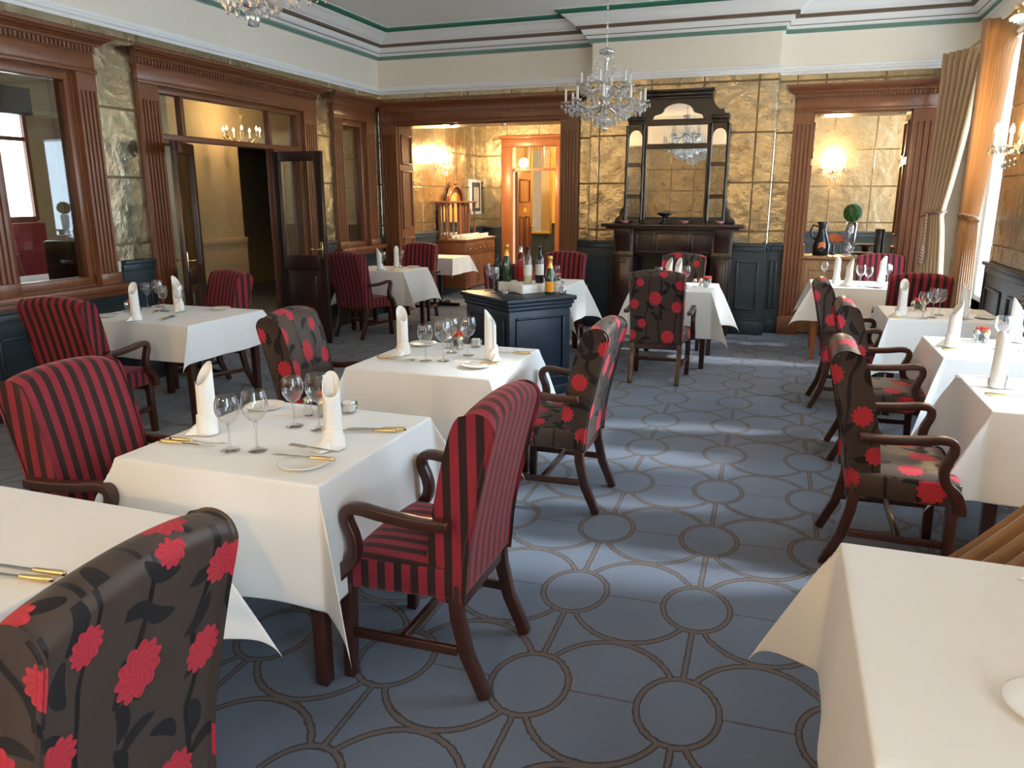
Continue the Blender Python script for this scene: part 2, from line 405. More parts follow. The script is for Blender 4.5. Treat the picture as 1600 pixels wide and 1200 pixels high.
    col = mix(nt, flower, col, pink)
    nt.links.new(col, b.inputs['Base Color'])
    nt.links.new(mth(nt, 'MULTIPLY_ADD', mth(nt, 'MAXIMUM', leaf, flower), .3, .42), b.inputs['Roughness'])
    b.inputs['Sheen Weight'].default_value = .05; b.inputs['Specular IOR Level'].default_value = .35
    bump(nt, b, mth(nt, 'MAXIMUM', leaf, flower), .2, .003)
    return m
M['floral'] = floral()
def ropemat():
    m, nt, b = newmat('twisted_rope'); v = objco(nt)
    w = N(nt, 'ShaderNodeTexWave'); w.inputs['Scale'].default_value = 18; w.bands_direction = 'DIAGONAL'; nt.links.new(v, w.inputs[0])
    nt.links.new(mix(nt, mth(nt, 'GREATER_THAN', w.outputs['Fac'], .5), (.45, .33, .22), (.20, .07, .06)), b.inputs['Base Color']); b.inputs['Roughness'].default_value = .8
    return m
M['rope'] = ropemat()

# ================================================================== THE ROOM
XL = -5.3; YB = 9.65; YF = 9.42; YREAR = -2.7; ZC = 3.68; BX0, BX1 = -2.31, -0.2; YBK = 13.35; YW = 10.05
RAIL = 2.93; DADO = 1.07
fl = MB().grid(1, 1, lambda a, b: (-9.7 + a * 11.7, -2.9 + b * 19.4, 0)).build('floor', M['carpet'])
struct(fl, 'blue grey carpet with brown interlocking ring pattern', 'floor')
ce = MB().box(-9.7, XR + .4, -2.9, 16.5, ZC, ZC + .12).build('ceiling', M['ceil'])
struct(ce, 'plain pale grey ceiling', 'ceiling')
FL = Fr((XL, 0), (0, 1), (1, 0))            # left wall: u = y, out = +x
FB = Fr((0, YB), (1, 0), (0, -1))           # back wall recesses: u = x, out = -y
FBR = Fr((0, YF), (1, 0), (0, -1))          # chimney breast
FR = Fr((XR, 0), (0, 1), (-1, 0))           # right wall
FA = Fr((0, YBK), (1, 0), (0, -1))          # far wall of the back room
def wall(name, fr, u0, u1, holes, mat, label, th=.15, zt=ZC, z0=0):
    """wall with rectangular holes (u0,u1,z0,z1), front at d=0"""
    mb = MB(); us = sorted(set([u0, u1] + [h[0] for h in holes] + [h[1] for h in holes]))
    for a, b in zip(us, us[1:]):
        hs = sorted([(h[2], h[3]) for h in holes if h[0] < (a + b) / 2 < h[1]]); z = z0
        for h0, h1 in hs:
            if h0 > z + 1e-4: mb.box(a, b, -th, 0, z, h0, fr)
            z = h1
        if z < zt - 1e-4: mb.box(a, b, -th, 0, z, zt, fr)
    return struct(mb.build(name, mat), label, 'wall')
H_WIN1 = (4.05, 4.79, .90, 2.54); H_DOOR = (5.63, 7.80, 0, 2.54); H_WIN3 = (8.62, 9.2, .96, 2.54)
wl = wall('wall_left', FL, YREAR, YB + .1, [H_WIN1, H_DOOR, H_WIN3], M['frieze'], 'left wall with cream frieze above gilded panels and blue dado')
wb = wall('wall_back', FB, XL - .15, XR + .15, [(-5.03, -2.74, 0, 2.54), (.2, 1.2, 0, 2.54)], M['frieze'], 'back wall with cream frieze and two wide openings', th=.4)
wbr = struct(MB().box(BX0, -1.75, 0, -.24, 0, ZC, FBR).box(-.77, BX1, 0, -.24, 0, ZC, FBR).box(-1.75, -.77, 0, -.24, .92, ZC, FBR).build('wall_chimney_breast', M['frieze']), 'chimney breast standing out between the two openings', 'wall')
wr = wall('wall_right', FR, YREAR, YBK, [(a, b, .55, 3.2) for a, b in WIN_R], M['frieze'], 'right wall with tall daylight windows', th=.35)
wre = wall('wall_rear', Fr((0, YREAR), (1, 0), (0, 1)), XL - .15, XR + .35, [], M['frieze'], 'rear wall behind the viewpoint')
wba = wall('wall_alcove_far', FA, XL - .15, XR + .15, [(-4.68, -3.88, 0, 2.46)], M['frieze'], 'far wall of the back room with gilded panels')
wal = struct(MB().box(YW, YBK, -.15, 0, 0, ZC, FL).build('wall_alcove_left', M['frieze']), 'left wall of the alcove with gilded panels', 'wall')

# ---- foil tiles, each its own piece
def tiles(par, fr, u0, u1, z0, z1, pu=.60, pz=.55, ou=0, oz=None, d=.0):
    oz = z0 if oz is None else oz
    MB().box(u0, u1, d, d + .004, z0, z1, fr).build('foil_backing', M['foil_seam'], par)
    g = .005
    i0 = math.floor((u0 - ou) / pu); i1 = math.ceil((u1 - ou) / pu)
    j0 = math.floor((z0 - oz) / pz); j1 = math.ceil((z1 - oz) / pz)
    for i in range(i0, i1):
        for j in range(j0, j1):
            a = max(u0, ou + i * pu + g); b = min(u1, ou + (i + 1) * pu - g); c = max(z0, oz + j * pz + g); e = min(z1, oz + (j + 1) * pz - g)
            if b - a < .02 or e - c < .02: continue
            t = .008 + random.random() * .004
            mb = MB(); ch = .006
            mb.add([fr.p(a, d + .003, c), fr.p(b, d + .003, c), fr.p(b, d + .003, e), fr.p(a, d + .003, e), fr.p(a + ch, d + t, c + ch), fr.p(b - ch, d + t, c + ch), fr.p(b - ch, d + t, e - ch), fr.p(a + ch, d + t, e - ch)],
                   [(4, 5, 6, 7), (0, 1, 5, 4), (1, 2, 6, 5), (2, 3, 7, 6), (3, 0, 4, 7)])
            mb.build('foil_tile', M['foil'], par)
OZ = DADO + .14
tiles(wl, FL, 2.0, 3.7, DADO, RAIL, oz=OZ, ou=.3)
tiles(wl, FL, 4.98, 5.40, DADO, RAIL, oz=OZ, ou=4.86)
tiles(wl, FL, 3.7, 4.98, 2.70, RAIL, oz=OZ, ou=4.86)
tiles(wl, FL, 5.40, 8.05, 2.70, RAIL, oz=OZ, ou=4.86)
tiles(wl, FL, 8.05, 8.42, DADO, RAIL, oz=OZ, ou=7.86)
tiles(wl, FL, 8.42, 9.65, 2.70, RAIL, oz=OZ, ou=7.86)
tiles(wl, FL, 9.5, 9.65, DADO, 2.70, oz=OZ, ou=9.0)
tiles(wb, FB, XL, -2.5, 2.72, RAIL, oz=OZ, ou=-5.2)
tiles(wb, FB, -2.5, BX0, DADO, RAIL, oz=OZ, ou=-2.6)
tiles(wb, FB, BX1, 0.0, DADO, RAIL, oz=OZ, ou=-.3)
tiles(wb, FB, 0.0, XR, 2.72, RAIL, oz=OZ, ou=-.3)
tiles(wbr, FBR, BX0, BX1, DADO, RAIL, oz=OZ, ou=-2.2)
tiles(wbr, Fr((BX1, 0), (0, 1), (1, 0)), YF, YB, DADO, RAIL, oz=OZ, ou=YF)
tiles(wbr, Fr((BX0, 0), (0, 1), (-1, 0)), YF, YB, DADO, RAIL, oz=OZ, ou=YF)
tiles(wr, FR, 6.05, 7.55, DADO, RAIL, oz=OZ, ou=6.0)
tiles(wal, FL, YW, YBK, DADO, RAIL, oz=OZ, ou=YW, pu=.42)
tiles(wba, FA, XL, -4.9, DADO, RAIL, oz=OZ, ou=-5.4)
tiles(wba, FA, -4.9, -3.7, 2.66, RAIL, oz=OZ, ou=-5.4)
tiles(wba, FA, -3.7, XR, DADO, RAIL, oz=OZ, ou=-5.4)
tiles(wre, Fr((0, YREAR), (1, 0), (0, 1)), XL, XR, DADO, RAIL, oz=OZ, ou=-5.4)

# ---- blue dado: panelling
def dado(par, fr, u0, u1, panels=True, d=.0, DADO=DADO):
    MB().box(u0, u1, d, d + .02, .17, DADO - .05, fr).build('dado_board', M['dado'], par)
    MB().box(u0, u1, d, d + .035, 0, .17, fr).box(u0, u1, d, d + .028, .17, .19, fr).build('skirting', M['dado'], par, bevel=.004)
    MB().box(u0, u1, d, d + .03, DADO - .09, DADO - .03, fr).box(u0, u1, d, d + .055, DADO - .03, DADO, fr).build('dado_cap', M['dado'], par, bevel=.005)
    n = max(1, round((u1 - u0) / .75)) if u1 - u0 > .3 else (1 if u1 - u0 > .18 else 0)
    for k in range(n if panels else 0):
        a = u0 + (u1 - u0) * k / n + .06; b = u0 + (u1 - u0) * (k + 1) / n - .06
        if b - a > .5: a += .05; b -= .05
        z0, z1 = .30, DADO - .2; w = .02; mb = MB()
        for (p, q, r_, s_) in ((a, b, z0, z0 + w), (a, b, z1 - w, z1), (a, a + w, z0, z1), (b - w, b, z0, z1)): mb.box(p, q, d + .018, d + .034, r_, s_, fr)
        mb.build('dado_panel', M['dado'], par, bevel=.004)
for a in ((YREAR, 3.75), (5.05, 5.40), (8.05, 8.36), (9.5, 9.65)): dado(wl, FL, *a)
dado(wl, FL, 3.75, 5.05, DADO=.80); dado(wl, FL, 8.36, 9.5, DADO=.86)
dado(wb, FB, XL, -5.25, False); dado(wb, FB, -2.5, BX0); dado(wb, FB, BX1, 0)
dado(wbr, FBR, BX0, -1.96); dado(wbr, FBR, -.57, BX1)
dado(wbr, Fr((BX1, 0), (0, 1), (1, 0)), YF, YB, False); dado(wbr, Fr((BX0, 0), (0, 1), (-1, 0)), YF, YB, False)
dado(wal, FL, YW, YBK); dado(wba, FA, XL, -4.9); dado(wba, FA, -3.7, XR)
dado(wr, FR, 6.0, 7.6); dado(wre, Fr((0, YREAR), (1, 0), (0, 1)), XL, XR)
# pier on the right wall that stands a little proud, with its blue dado
pr = struct(MB().box(6.15, 7.5, 0, .09, 0, RAIL, FR).build('wall_right_pier', M['frieze']), 'pier between the right-hand windows', 'wall')
tiles(pr, FR, 6.15, 7.5, DADO, RAIL, oz=OZ, ou=6.2, d=.09); dado(pr, FR, 6.12, 7.53, d=.09)
for u, s in ((7.5, 1), (6.15, -1)):
    MB().box(0, .12, 0, .022, 0, DADO, Fr((XR, u), (-1, 0), (0, s))).build('pier_side_board', M['dado'], pr)

# ---- mouldings swept round the room
def sweep_path(path, prof, closed=False):
    """path of (x,y) with the room on the right-hand side of travel; prof of (d,z)"""
    mb = MB(); n = len(path); rows = []
    for i, p in enumerate(path):
        p = Vector(p)
        def nrm(a, b): t = (Vector(b) - Vector(a)).normalized(); return Vector((t.y, -t.x))
        ns = []
        if i > 0: ns.append(nrm(path[i - 1], path[i]))
        if i < n - 1: ns.append(nrm(path[i], path[i + 1]))
        off = ns[0] if len(ns) == 1 else (ns[0] + ns[1] if abs(ns[0].dot(ns[1])) < .5 else ns[0])
        rows.append([(p.x + off.x * d, p.y + off.y * d, z) for d, z in prof])
    m = len(prof)
    vs = [q for r_ in rows for q in r_]
    mb.add(vs, [(i * m + j, (i + 1) * m + j, (i + 1) * m + j + 1, i * m + j + 1) for i in range(n - 1) for j in range(m - 1)])
    return mb
PATH = [(XL, YREAR), (XL, YB), (BX0, YB), (BX0, YF), (BX1, YF), (BX1, YB), (XR, YB), (XR, YREAR)]
cor = struct(sweep_path(PATH, [(0, 3.35), (.035, 3.35), (.035, 3.395), (.06, 3.40), (.07, 3.425), (.10, 3.45), (.12, 3.49), (.16, 3.50), (.165, 3.53), (.20, 3.55), (.26, 3.60), (.30, 3.62), (.31, 3.65), (.36, 3.655), (.36, ZC)]).build('trim_1', M['white']), 'stepped white ceiling cornice with green and brown lines', 'cornice')
sweep_path(PATH, [(.037, 3.350), (.039, 3.352), (.039, 3.394), (.037, 3.396)]).build('sage_line', M['sage'], cor)
sweep_path(PATH, [(.0725, 3.424), (.078, 3.424), (.078, 3.432), (.075, 3.434)]).build('dark_line', M['brownline'], cor)
sweep_path(PATH, [(.122, 3.488), (.167, 3.492), (.17, 3.515), (.166, 3.52)]).build('brown_line', M['brownline'], cor)
sweep_path(PATH, [(.312, 3.63), (.318, 3.63), (.364, 3.652), (.364, 3.668), (.36, 3.67)]).build('green_line', M['green'], cor)
rl = struct(sweep_path(PATH, [(0, RAIL - .005), (.02, RAIL - .005), (.022, RAIL + .02), (.035, RAIL + .03), (.035, RAIL + .05), (.02, RAIL + .06), (.018, RAIL + .085), (0, RAIL + .09)]).build('trim_2', M['white']), 'white picture rail below the cream frieze', 'picture rail')

# ---- wooden surrounds with fluted pilasters, frieze, dentils and cornice
def pilaster(par, fr, u0, u1, z0, z1, mat, d=.055, nf=4):
    w = u1 - u0; e = w * .12; fw = (w - 2 * e) / (nf * 2 - 1) if nf > 1 else w * .3
    poly = [(u0, 0), (u0, d), (u0 + e, d)]
    for k in range(nf):
        a = u0 + e + k * 2 * fw * (1 if nf > 1 else 0)
        poly += [(a, d), (a + fw * .2, d - .014), (a + fw * .8, d - .014), (a + fw, d)]
    poly += [(u1 - e, d), (u1, d), (u1, 0)]
    cl = [poly[0]]
    for p in poly[1:]:
        if abs(p[0] - cl[-1][0]) + abs(p[1] - cl[-1][1]) > 1e-5: cl.append(p)
    zb = z0 + .22 if z0 < .1 else z0 + .1
    q = MB().prism_z(cl, zb, z1 - .13, fr).build('pilaster', mat, par)
    MB().box(u0 - .015, u1 + .015, 0, d + .02, z0, zb, fr).build('plinth', mat, q, bevel=.005)
    MB().box(u0, u1, 0, d, z1 - .13, z1, fr).build('capital_block', mat, q)
    return q
def entab(par, fr, u0, u1, z, mat, h=.31, dn=True, e0=1, e1=1):
    MB().box(u0 - .01 * e0, u1 + .01 * e1, 0, .07, z, z + .03, fr).box(u0, u1, 0, .06, z + .03, z + .15, fr).build('frieze_board', mat, par, bevel=.004)
    if dn:
        mb = MB(); n = int((u1 - u0) / .036)
        for k in range(n): a = u0 + (u1 - u0) * k / n; mb.box(a, a + .021, .05, .088, z + .155, z + .195, fr)
        o = mb.build('dentil_band', mat, par); o['kind'] = 'stuff'
    b1 = .012
    MB().box(u0 - b1 * e0, u1 + b1 * e1, 0, .066, z + .15, z + .20, fr).build('dentil_backing', mat, par)
    prof = [(0, z + .20), (.095, z + .20), (.10, z + .215), (.125, z + .235), (.15, z + .245), (.155, z + h - .03), (.175, z + h - .025), (.175, z + h), (0, z + h)]
    q0, q1 = u0 - .10 * e0, u1 + .10 * e1
    mb = MB()
    m = len(prof); vs = []
    for e, s, lim in ((u0, -1 * e0, q0), (u1, 1 * e1, q1)):
        for d, zz in prof: vs.append(fr.p(e + s * max(0, d - .05) * .9, d, zz))
    mb.add(vs, [tuple(range(m)), tuple(range(m, 2 * m))[::-1]] + [(i, m + i, m + (i + 1) % m, (i + 1) % m) for i in range(m)])
    mb.build('cornice', mat, par)
def surround(name, label, fr, a0, a1, b0, b1, z0, z1, mat=M['wood'], dn=True, e0=1, e1=1, nf=4, h=.285):
    r_ = struct(empty(name, fr.p((a0 + b1) / 2, 0, z0)), label, 'wood surround')
    def up(o): # keep world placement
        pass
    inv = Matrix.Translation(r_.location).inverted()
    before = set(COL.objects)
    pilaster(r_, fr, a0, a1, z0, z1, mat, nf=nf); pilaster(r_, fr, b0, b1, z0, z1, mat, nf=nf)
    entab(r_, fr, a0, b1, z1, mat, h, dn, e0, e1)
    for ch in r_.children: ch.matrix_parent_inverse = inv
    return r_
def part(mb, name, mat, root, **kw):
    o = mb.build(name, mat, root, **kw); o.matrix_parent_inverse = Matrix.Translation(root.location).inverted(); return o
s1 = surround('trim_3', 'fluted mahogany surround of the window at the far left', FL, 3.85, 4.05, 4.79, 4.97, .89, 2.54)
part(MB().box(3.75, 5.05, 0, .16, .85, .90, FL).box(3.8, 5.0, 0, .10, .80, .85, FL), 'sill', M['wood'], s1, bevel=.006)
s2 = surround('trim_4', 'fluted mahogany surround of the glazed double doors', FL, 5.40, 5.63, 7.80, 8.05, 0, 2.54, nf=5)
s3 = surround('trim_5', 'mahogany surround of the narrow window beside the corner', FL, 8.42, 8.62, 9.2, 9.42, .95, 2.54, dn=False, e1=0)
part(MB().box(8.36, 9.5, 0, .13, .92, .97, FL).box(8.4, 9.46, 0, .08, .86, .92, FL), 'sill', M['wood'], s3, bevel=.006)
s4 = surround('trim_6', 'mahogany surround of the alcove opening', FB, -5.26, -5.03, -2.74, -2.50, 0, 2.54, dn=False, e0=0, nf=5)
s5 = surround('trim_7', 'fluted mahogany surround of the right-hand niche', FB, 0.0, .2, 1.2, 1.48, 0, 2.52, nf=4)
# reveals of the two openings in the back wall
def reveal(root, x, s, y0, y1, zt):
    f = Fr((x, 0), (0, 1), (s, 0))
    part(MB().box(y0, y1, -.02, .012, 0, zt, f), 'reveal_board', M['wood'], root)
    for (z0, z1) in ((.25, 1.05), (1.17, 1.95), (2.03, 2.42)):
        mb = MB(); a, b = y0 + .05, y1 - .05; w = .022
        for (p, q, r_, t_) in ((a, b, z0, z0 + w), (a, b, z1 - w, z1), (a, a + w, z0, z1), (b - w, b, z0, z1)): mb.box(p, q, .01, .03, r_, t_, f)
        part(mb, 'reveal_panel', M['wood'], root, bevel=.004)
reveal(s4, -5.03, 1, YB, YW, 2.54); reveal(s4, -2.74, -1, YB, YW, 2.54); reveal(s5, 1.2, -1, YB, YW, 2.52); reveal(s5, .2, 1, YB, YW, 2.52)
part(MB().box(-5.03, -2.74, YB, YW, 2.52, 2.545), 'soffit', M['wood'], s4); part(MB().box(.2, 1.2, YB, YW, 2.50, 2.545), 'soffit', M['wood'], s5)
for x in (-4.28, -3.55):
    part(MB().lathe([(.001, 2.505), (.035, 2.505), (.035, 2.53)], 12, (x, YB + .1, 0)), 'spotlight', M['steel'], s4)
for x in (.28, 1.12):
    part(MB().lathe([(.001, 2.485), (.03, 2.485), (.03, 2.51)], 12, (x, YB + .1, 0)), 'spotlight', M['steel'], s5)
# ledge cupboard that fills the foot of the right-hand opening
lc = tag(empty('ledge_cupboard', (.7, YB + .15, 0)), 'panelled wooden cupboard under the right niche ledge', 'cupboard')
def lp(mb, n, m, **k): return part(mb, n, m, lc, **k)
lp(MB().box(.215, 1.185, YB + .02, YW - .03, 0.02, .89), 'body', M['wood_pale'], bevel=.004)
lp(MB().box(.205, 1.195, YB - .02, YW, .895, .93), 'ledge_top', M['wood_pale'], bevel=.006)
for k in range(2):
    x0 = .25 + k * .46
    dd = lp(MB().box(x0, x0 + .44, YB + .005, YB + .02, .12, .84), 'door', M['wood_pale'], bevel=.003)
    mb = MB(); a, b, z0, z1, w = x0 + .05, x0 + .39, .18, .78, .018
    for (p, q, r_, t_) in ((a, b, z0, z0 + w), (a, b, z1 - w, z1), (a, a + w, z0, z1), (b - w, b, z0, z1)): mb.box(p, q, YB - .004, YB + .006, r_, t_)
    o = mb.build('door_moulding', M['wood_pale'], dd, bevel=.003)

# ---- windows in the left wall and the glazed doors
def glazed(name, fr, u0, u1, z0, z1, label, mat=M['wood'], pane=M['pane'], w=.07, d0=-.11, d1=.0, mull=()):
    r_ = struct(empty(name, fr.p((u0 + u1) / 2, 0, z0)), label, 'window')
    mb = MB().box(u0, u0 + w, d0, d1, z0, z1, fr).box(u1 - w, u1, d0, d1, z0, z1, fr).box(u0 + w, u1 - w, d0, d1, z0, z0 + w, fr).box(u0 + w, u1 - w, d0, d1, z1 - w, z1, fr)
    for m_ in mull: mb.box(m_ - .02, m_ + .02, d0 + .02, d1 - .02, z0 + w, z1 - w, fr)
    part(mb, 'window_frame', mat, r_, bevel=.004)
    dm = (d0 + d1) / 2
    edges = [u0 + w] + list(mull) + [u1 - w]
    for a, b in zip(edges, edges[1:]): part(MB().box(a + .003, b - .003, dm - .003, dm + .003, z0 + w, z1 - w, fr), 'pane', pane, r_)
    return r_
glazed('window_1', FL, 4.05, 4.79, .90, 2.54, 'interior window at the far left looking into a bright room')
glazed('window_2', FL, 8.62, 9.2, .96, 2.54, 'narrow dark interior window beside the corner', pane=M['pane_dim'])
glazed('window_3', FL, 5.63, 7.80, 2.10, 2.54, 'transom window above the glazed doors', w=.05, mull=(5.98, 7.27))
glazed('window_4', FL, 5.63, 5.97, 0.0, 2.10, 'left sidelight of the glazed doors', w=.05)
glazed('window_5', FL, 7.28, 7.80, 0.0, 2.10, 'right sidelight of the glazed doors', w=.05)
def door_leaf(name, hinge, ang, label, L=.64):
    r_ = struct(empty(name, (hinge[0], hinge[1], 0), ang), label, 'door')
    t = .045; w = .09
    MB().box(0, w, -t / 2, t / 2, .02, 2.07).box(L - w, L, -t / 2, t / 2, .02, 2.07).box(w, L - w, -t / 2, t / 2, 1.97, 2.07).box(w, L - w, -t / 2, t / 2, .82, .98).box(w, L - w, -t / 2, t / 2, .02, .22).build('door_frame', M['wood_dark'], r_, bevel=.004)
    MB().box(w, L - w, -.004, .004, .98, 1.97).build('pane', M['pane'], r_)
    MB().box(w, L - w, -.012, .012, .22, .82).box(w + .06, L - w - .06, -.02, .02, .28, .76).build('lower_panel', M['wood_dark'], r_, bevel=.005)
    h = MB().box(L - .065, L - .03, -t / 2 - .006, t / 2 + .006, .95, 1.13).build('handle_plate', M['brass'], r_, bevel=.003)
    MB().tube([(L - .048, t / 2 + .004, 1.05), (L - .048, t / 2 + .05, 1.05), (L - .15, t / 2 + .05, 1.05)], .008, 6).tube([(L - .048, -t / 2 - .004, 1.05), (L - .048, -t / 2 - .05, 1.05), (L - .15, -t / 2 - .05, 1.05)], .008, 6).build('handle', M['brass'], r_, smooth=True)
    return r_
door_leaf('door_1', (-5.30, 7.24), R(-3), 'dark glazed door leaf standing open beside the striped armchair')
door_leaf('door_2', (-5.28, 6.0), R(-62), 'dark glazed door leaf folded back beside the left sidelight')
# right-hand daylight windows
for i, (a, b) in enumerate(WIN_R):
    glazed('window_%d' % (6 + i), FR, a, b, .55, 3.2, ['white framed window behind the viewpoint', 'white framed window beside the nearest window table', 'white framed window beside the second window table', 'white framed window between the gold curtains', 'white framed window of the back room'][i], M['white'], M['pane'], w=.06, d0=-.28, d1=-.18, mull=((a + b) / 2,))
    MB().box(a - .02, b + .02, -.20, .04, .50, .55, FR).build('window_sill', M['white'], wr)

# ---- the hall beyond the left wall
hw = struct(MB().box(-9.6, -9.45, 1.5, 13, 0, ZC).box(-9.5, -7.5, 8.15, 8.3, 0, ZC).box(-7.65, -7.5, 8.3, 9.45, 0, ZC).box(-7.65, -7.5, 9.45, 10.5, 2.3, ZC).box(-7.65, -7.5, 10.5, 13, 0, ZC).box(-9.5, -5.45, 12.9, 13.05, 0, ZC).box(-9.5, -5.45, 1.5, 1.65, 0, ZC).build('wall_hall', M['cream_wall']), 'cream walls of the hall beyond the glazed doors', 'wall')
MB().box(-7.5, -7.46, 8.3, 9.45, .0, .95).box(-7.5, -7.44, 8.3, 9.45, .95, 1.03).build('dado_board', M['cream_wall'], hw, bevel=.004)
struct(MB().box(-8.9, -8.8, 9.3, 10.6, 0, 2.4).build('wall_lobby_shade_sheet', M['darkroom']), 'near-black sheet standing in for the shade of the lobby behind the hall doorway', 'wall')  # flat dark sheet, the lobby's shade is put into its colour
for i, (y0, y1) in enumerate(((5.9, 6.7), (6.85, 7.65))):
    w_ = struct(empty('window_%d' % (11 + i), (-9.44, (y0 + y1) / 2, 1.0)), ['bright far window in the room beyond, nearer one', 'bright far window in the room beyond, further one'][i], 'window')
    part(MB().box(-9.45, -9.43, y0, y1, 1.35, 2.75), 'pane', M['daylight'], w_)
    part(MB().box(-9.45, -9.38, y0 - .05, y0, 1.3, 2.8).box(-9.45, -9.38, y1, y1 + .05, 1.3, 2.8).box(-9.45, -9.38, y0, y1, 2.75, 2.82).box(-9.45, -9.36, y0, y1, 1.28, 1.35).box(-9.43, -9.40, y0, y1, 2.3, 2.35), 'window_frame', M['wood'], w_)
    part(MB().box(-9.42, -9.30, y0 - .1, y1 + .1, 2.62, 2.95), 'pelmet', M['dado'], w_)

# ================================================================== FIREPLACE WITH OVERMANTEL
fp = tag(empty('fireplace', (-1.27, YF, 0)), 'dark carved fireplace with a tall overmantel of mirrors', 'fireplace')
def fpp(mb, n, m, **k): return part(mb, n, m, fp, **k)
FM = Fr((0, YF - .012), (1, 0), (0, -1))
XA, XB = -1.96, -.57
for (a, b) in ((XA, -1.72), (-.80, XB)):
    fpp(MB().box(a, b, 0, .14, 0, 1.23, FM), 'jamb', M['wood_dark'], bevel=.006)
    fpp(MB().box(a - .01, b + .01, 0, .165, 0, .14, FM), 'jamb_plinth', M['wood_dark'], bevel=.006)
    fpp(MB().box(a + .035, b - .035, .13, .155, .2, .88, FM).box(a + .065, b - .065, .15, .168, .24, .84, FM), 'jamb_panel', M['wood_dark'], bevel=.006)
    fpp(MB().box(a - .008, b + .008, .1, .165, .90, .93, FM), 'jamb_band', M['wood_dark'], bevel=.004)
    fpp(MB().prism_u([(.13, .96), (.155, .97), (.16, 1.08), (.20, 1.16), (.21, 1.23), (.13, 1.23)], a + .03, b - .03, FM), 'bracket', M['wood_dark'], bevel=.004)
fpp(MB().box(-1.72, -.80, 0, .10, .92, 1.23, FM), 'frieze_board', M['wood_dark'], bevel=.004)
for (a, b) in ((-1.69, -1.48), (-1.45, -1.07), (-1.04, -.83)):
    mb = MB()
    for (p, q, r_, t_) in ((a, b, .95, .97), (a, b, 1.17, 1.19), (a, a + .02, .97, 1.17), (b - .02, b, .97, 1.17)): mb.box(p, q, .09, .118, r_, t_, FM)
    fpp(mb, 'frieze_panel', M['wood_dark'], bevel=.004)
fpp(MB().box(-2.09, -.44, 0, .27, 1.255, 1.293, FM).box(-2.04, -.49, 0, .23, 1.23, 1.255, FM), 'mantel_shelf', M['wood_dark'], bevel=.008)
fpp(MB().box(-1.75, -1.70, -.24, 0, 0, .92, FM).box(-.82, -.77, -.24, 0, 0, .92, FM).box(-1.75, -.77, -.24, -.21, 0, .92, FM).box(-1.75, -.77, -.24, 0, .90, .93, FM), 'firebox', M['black'])
gr = fpp(MB().box(-1.6, -.92, -.16, -.02, .08, .13, FM), 'grate', M['black'])
mbg = MB()
for k in range(9): mbg.box(-1.58 + k * .08, -1.565 + k * .08, -.05, -.035, .10, .34, FM)
mbg.build('grate_bars', M['black'], gr)['kind'] = 'stuff'
# overmantel carcass
OM = Fr((0, YF - .014), (1, 0), (0, -1)); mo = M['wood_black']
cx = -1.265
outline = [(-.565, 1.293), (-.565, 2.52), (-.40, 2.52), (-.385, 2.60), (-.375, 2.74), (.375, 2.74), (.385, 2.66), (.42, 2.60), (.47, 2.56), (.50, 2.58), (.52, 2.52), (.565, 2.52), (.565, 1.293)]
outline[2:4] = [(-.52, 2.52), (-.50, 2.58), (-.47, 2.56), (-.42, 2.60), (-.385, 2.66)]
fpp(MB().prism_d([(cx + a, b) for a, b in outline], 0, .06, OM), 'overmantel_back', mo)
fpp(MB().box(cx - .40, cx + .40, 0, .13, 2.76, 2.79, OM).box(cx - .385, cx + .385, 0, .11, 2.72, 2.76, OM).box(cx - .37, cx + .37, 0, .09, 2.69, 2.72, OM), 'overmantel_cornice', mo, bevel=.006)
for s in (-1, 1):
    a = cx + s * .48
    fpp(MB().box(a - .10, a + .10, 0, .11, 2.46, 2.50, OM).box(a - .09, a + .09, 0, .095, 2.42, 2.46, OM), 'side_cornice', mo, bevel=.005)
    fpp(MB().prism_d([(a + s * .085, 1.293), (a + s * .23, 1.293), (a + s * .22, 1.34), (a + s * .17, 1.38), (a + s * .165, 1.44), (a + s * .125, 1.48), (a + s * .12, 1.56), (a + s * .085, 1.62)], 0, .05, OM), 'scroll_bracket', mo, bevel=.006)
    for xx in (cx + s * .385, cx + s * .575):
        fpp(MB().lathe([(.016, 1.30), (.022, 1.34), (.014, 1.38), (.018, 1.6), (.022, 1.62), (.014, 1.66), (.018, 1.9), (.022, 1.92), (.014, 1.96), (.016, 2.38), (.022, 2.41)], 8, (xx, YF - .10, 0)), 'turned_column', mo, smooth=True)
def mirror(n_, pts, frame=.014, dd=.062):
    """pts outline in (u,z); a framed pane"""
    cxm = sum(p[0] for p in pts) / len(pts); czm = sum(p[1] for p in pts) / len(pts)
    o = fpp(MB().prism_d(pts, dd, dd + .006, OM), 'mirror_pane', M['mirror'])
    # raised moulding round it
    n = len(pts); mb = MB(); vs = []
    for (a, b) in pts:
        v = Vector((a - cxm, b - czm)); k = 1 + frame / max(.02, v.length) * 1.3
        vs += [OM.p(a, dd, b), OM.p(a, dd + .022, b), OM.p(cxm + v.x * k, dd + .022, czm + v.y * k), OM.p(cxm + v.x * k, dd - .01, czm + v.y * k)]
    fs = []
    for i in range(n):
        j = (i + 1) % n
        for q in range(3): fs.append((i * 4 + q, j * 4 + q, j * 4 + q + 1, i * 4 + q + 1))
    mb.add(vs, fs); mb.build('pane_frame', mo, o)
    return o
def rect(a, b, c, d): return [(a, c), (b, c), (b, d), (a, d)]
mirror('m', rect(cx - .345, cx + .345, 1.34, 2.14)); mirror('m', rect(cx - .34, cx + .34, 2.20, 2.40))
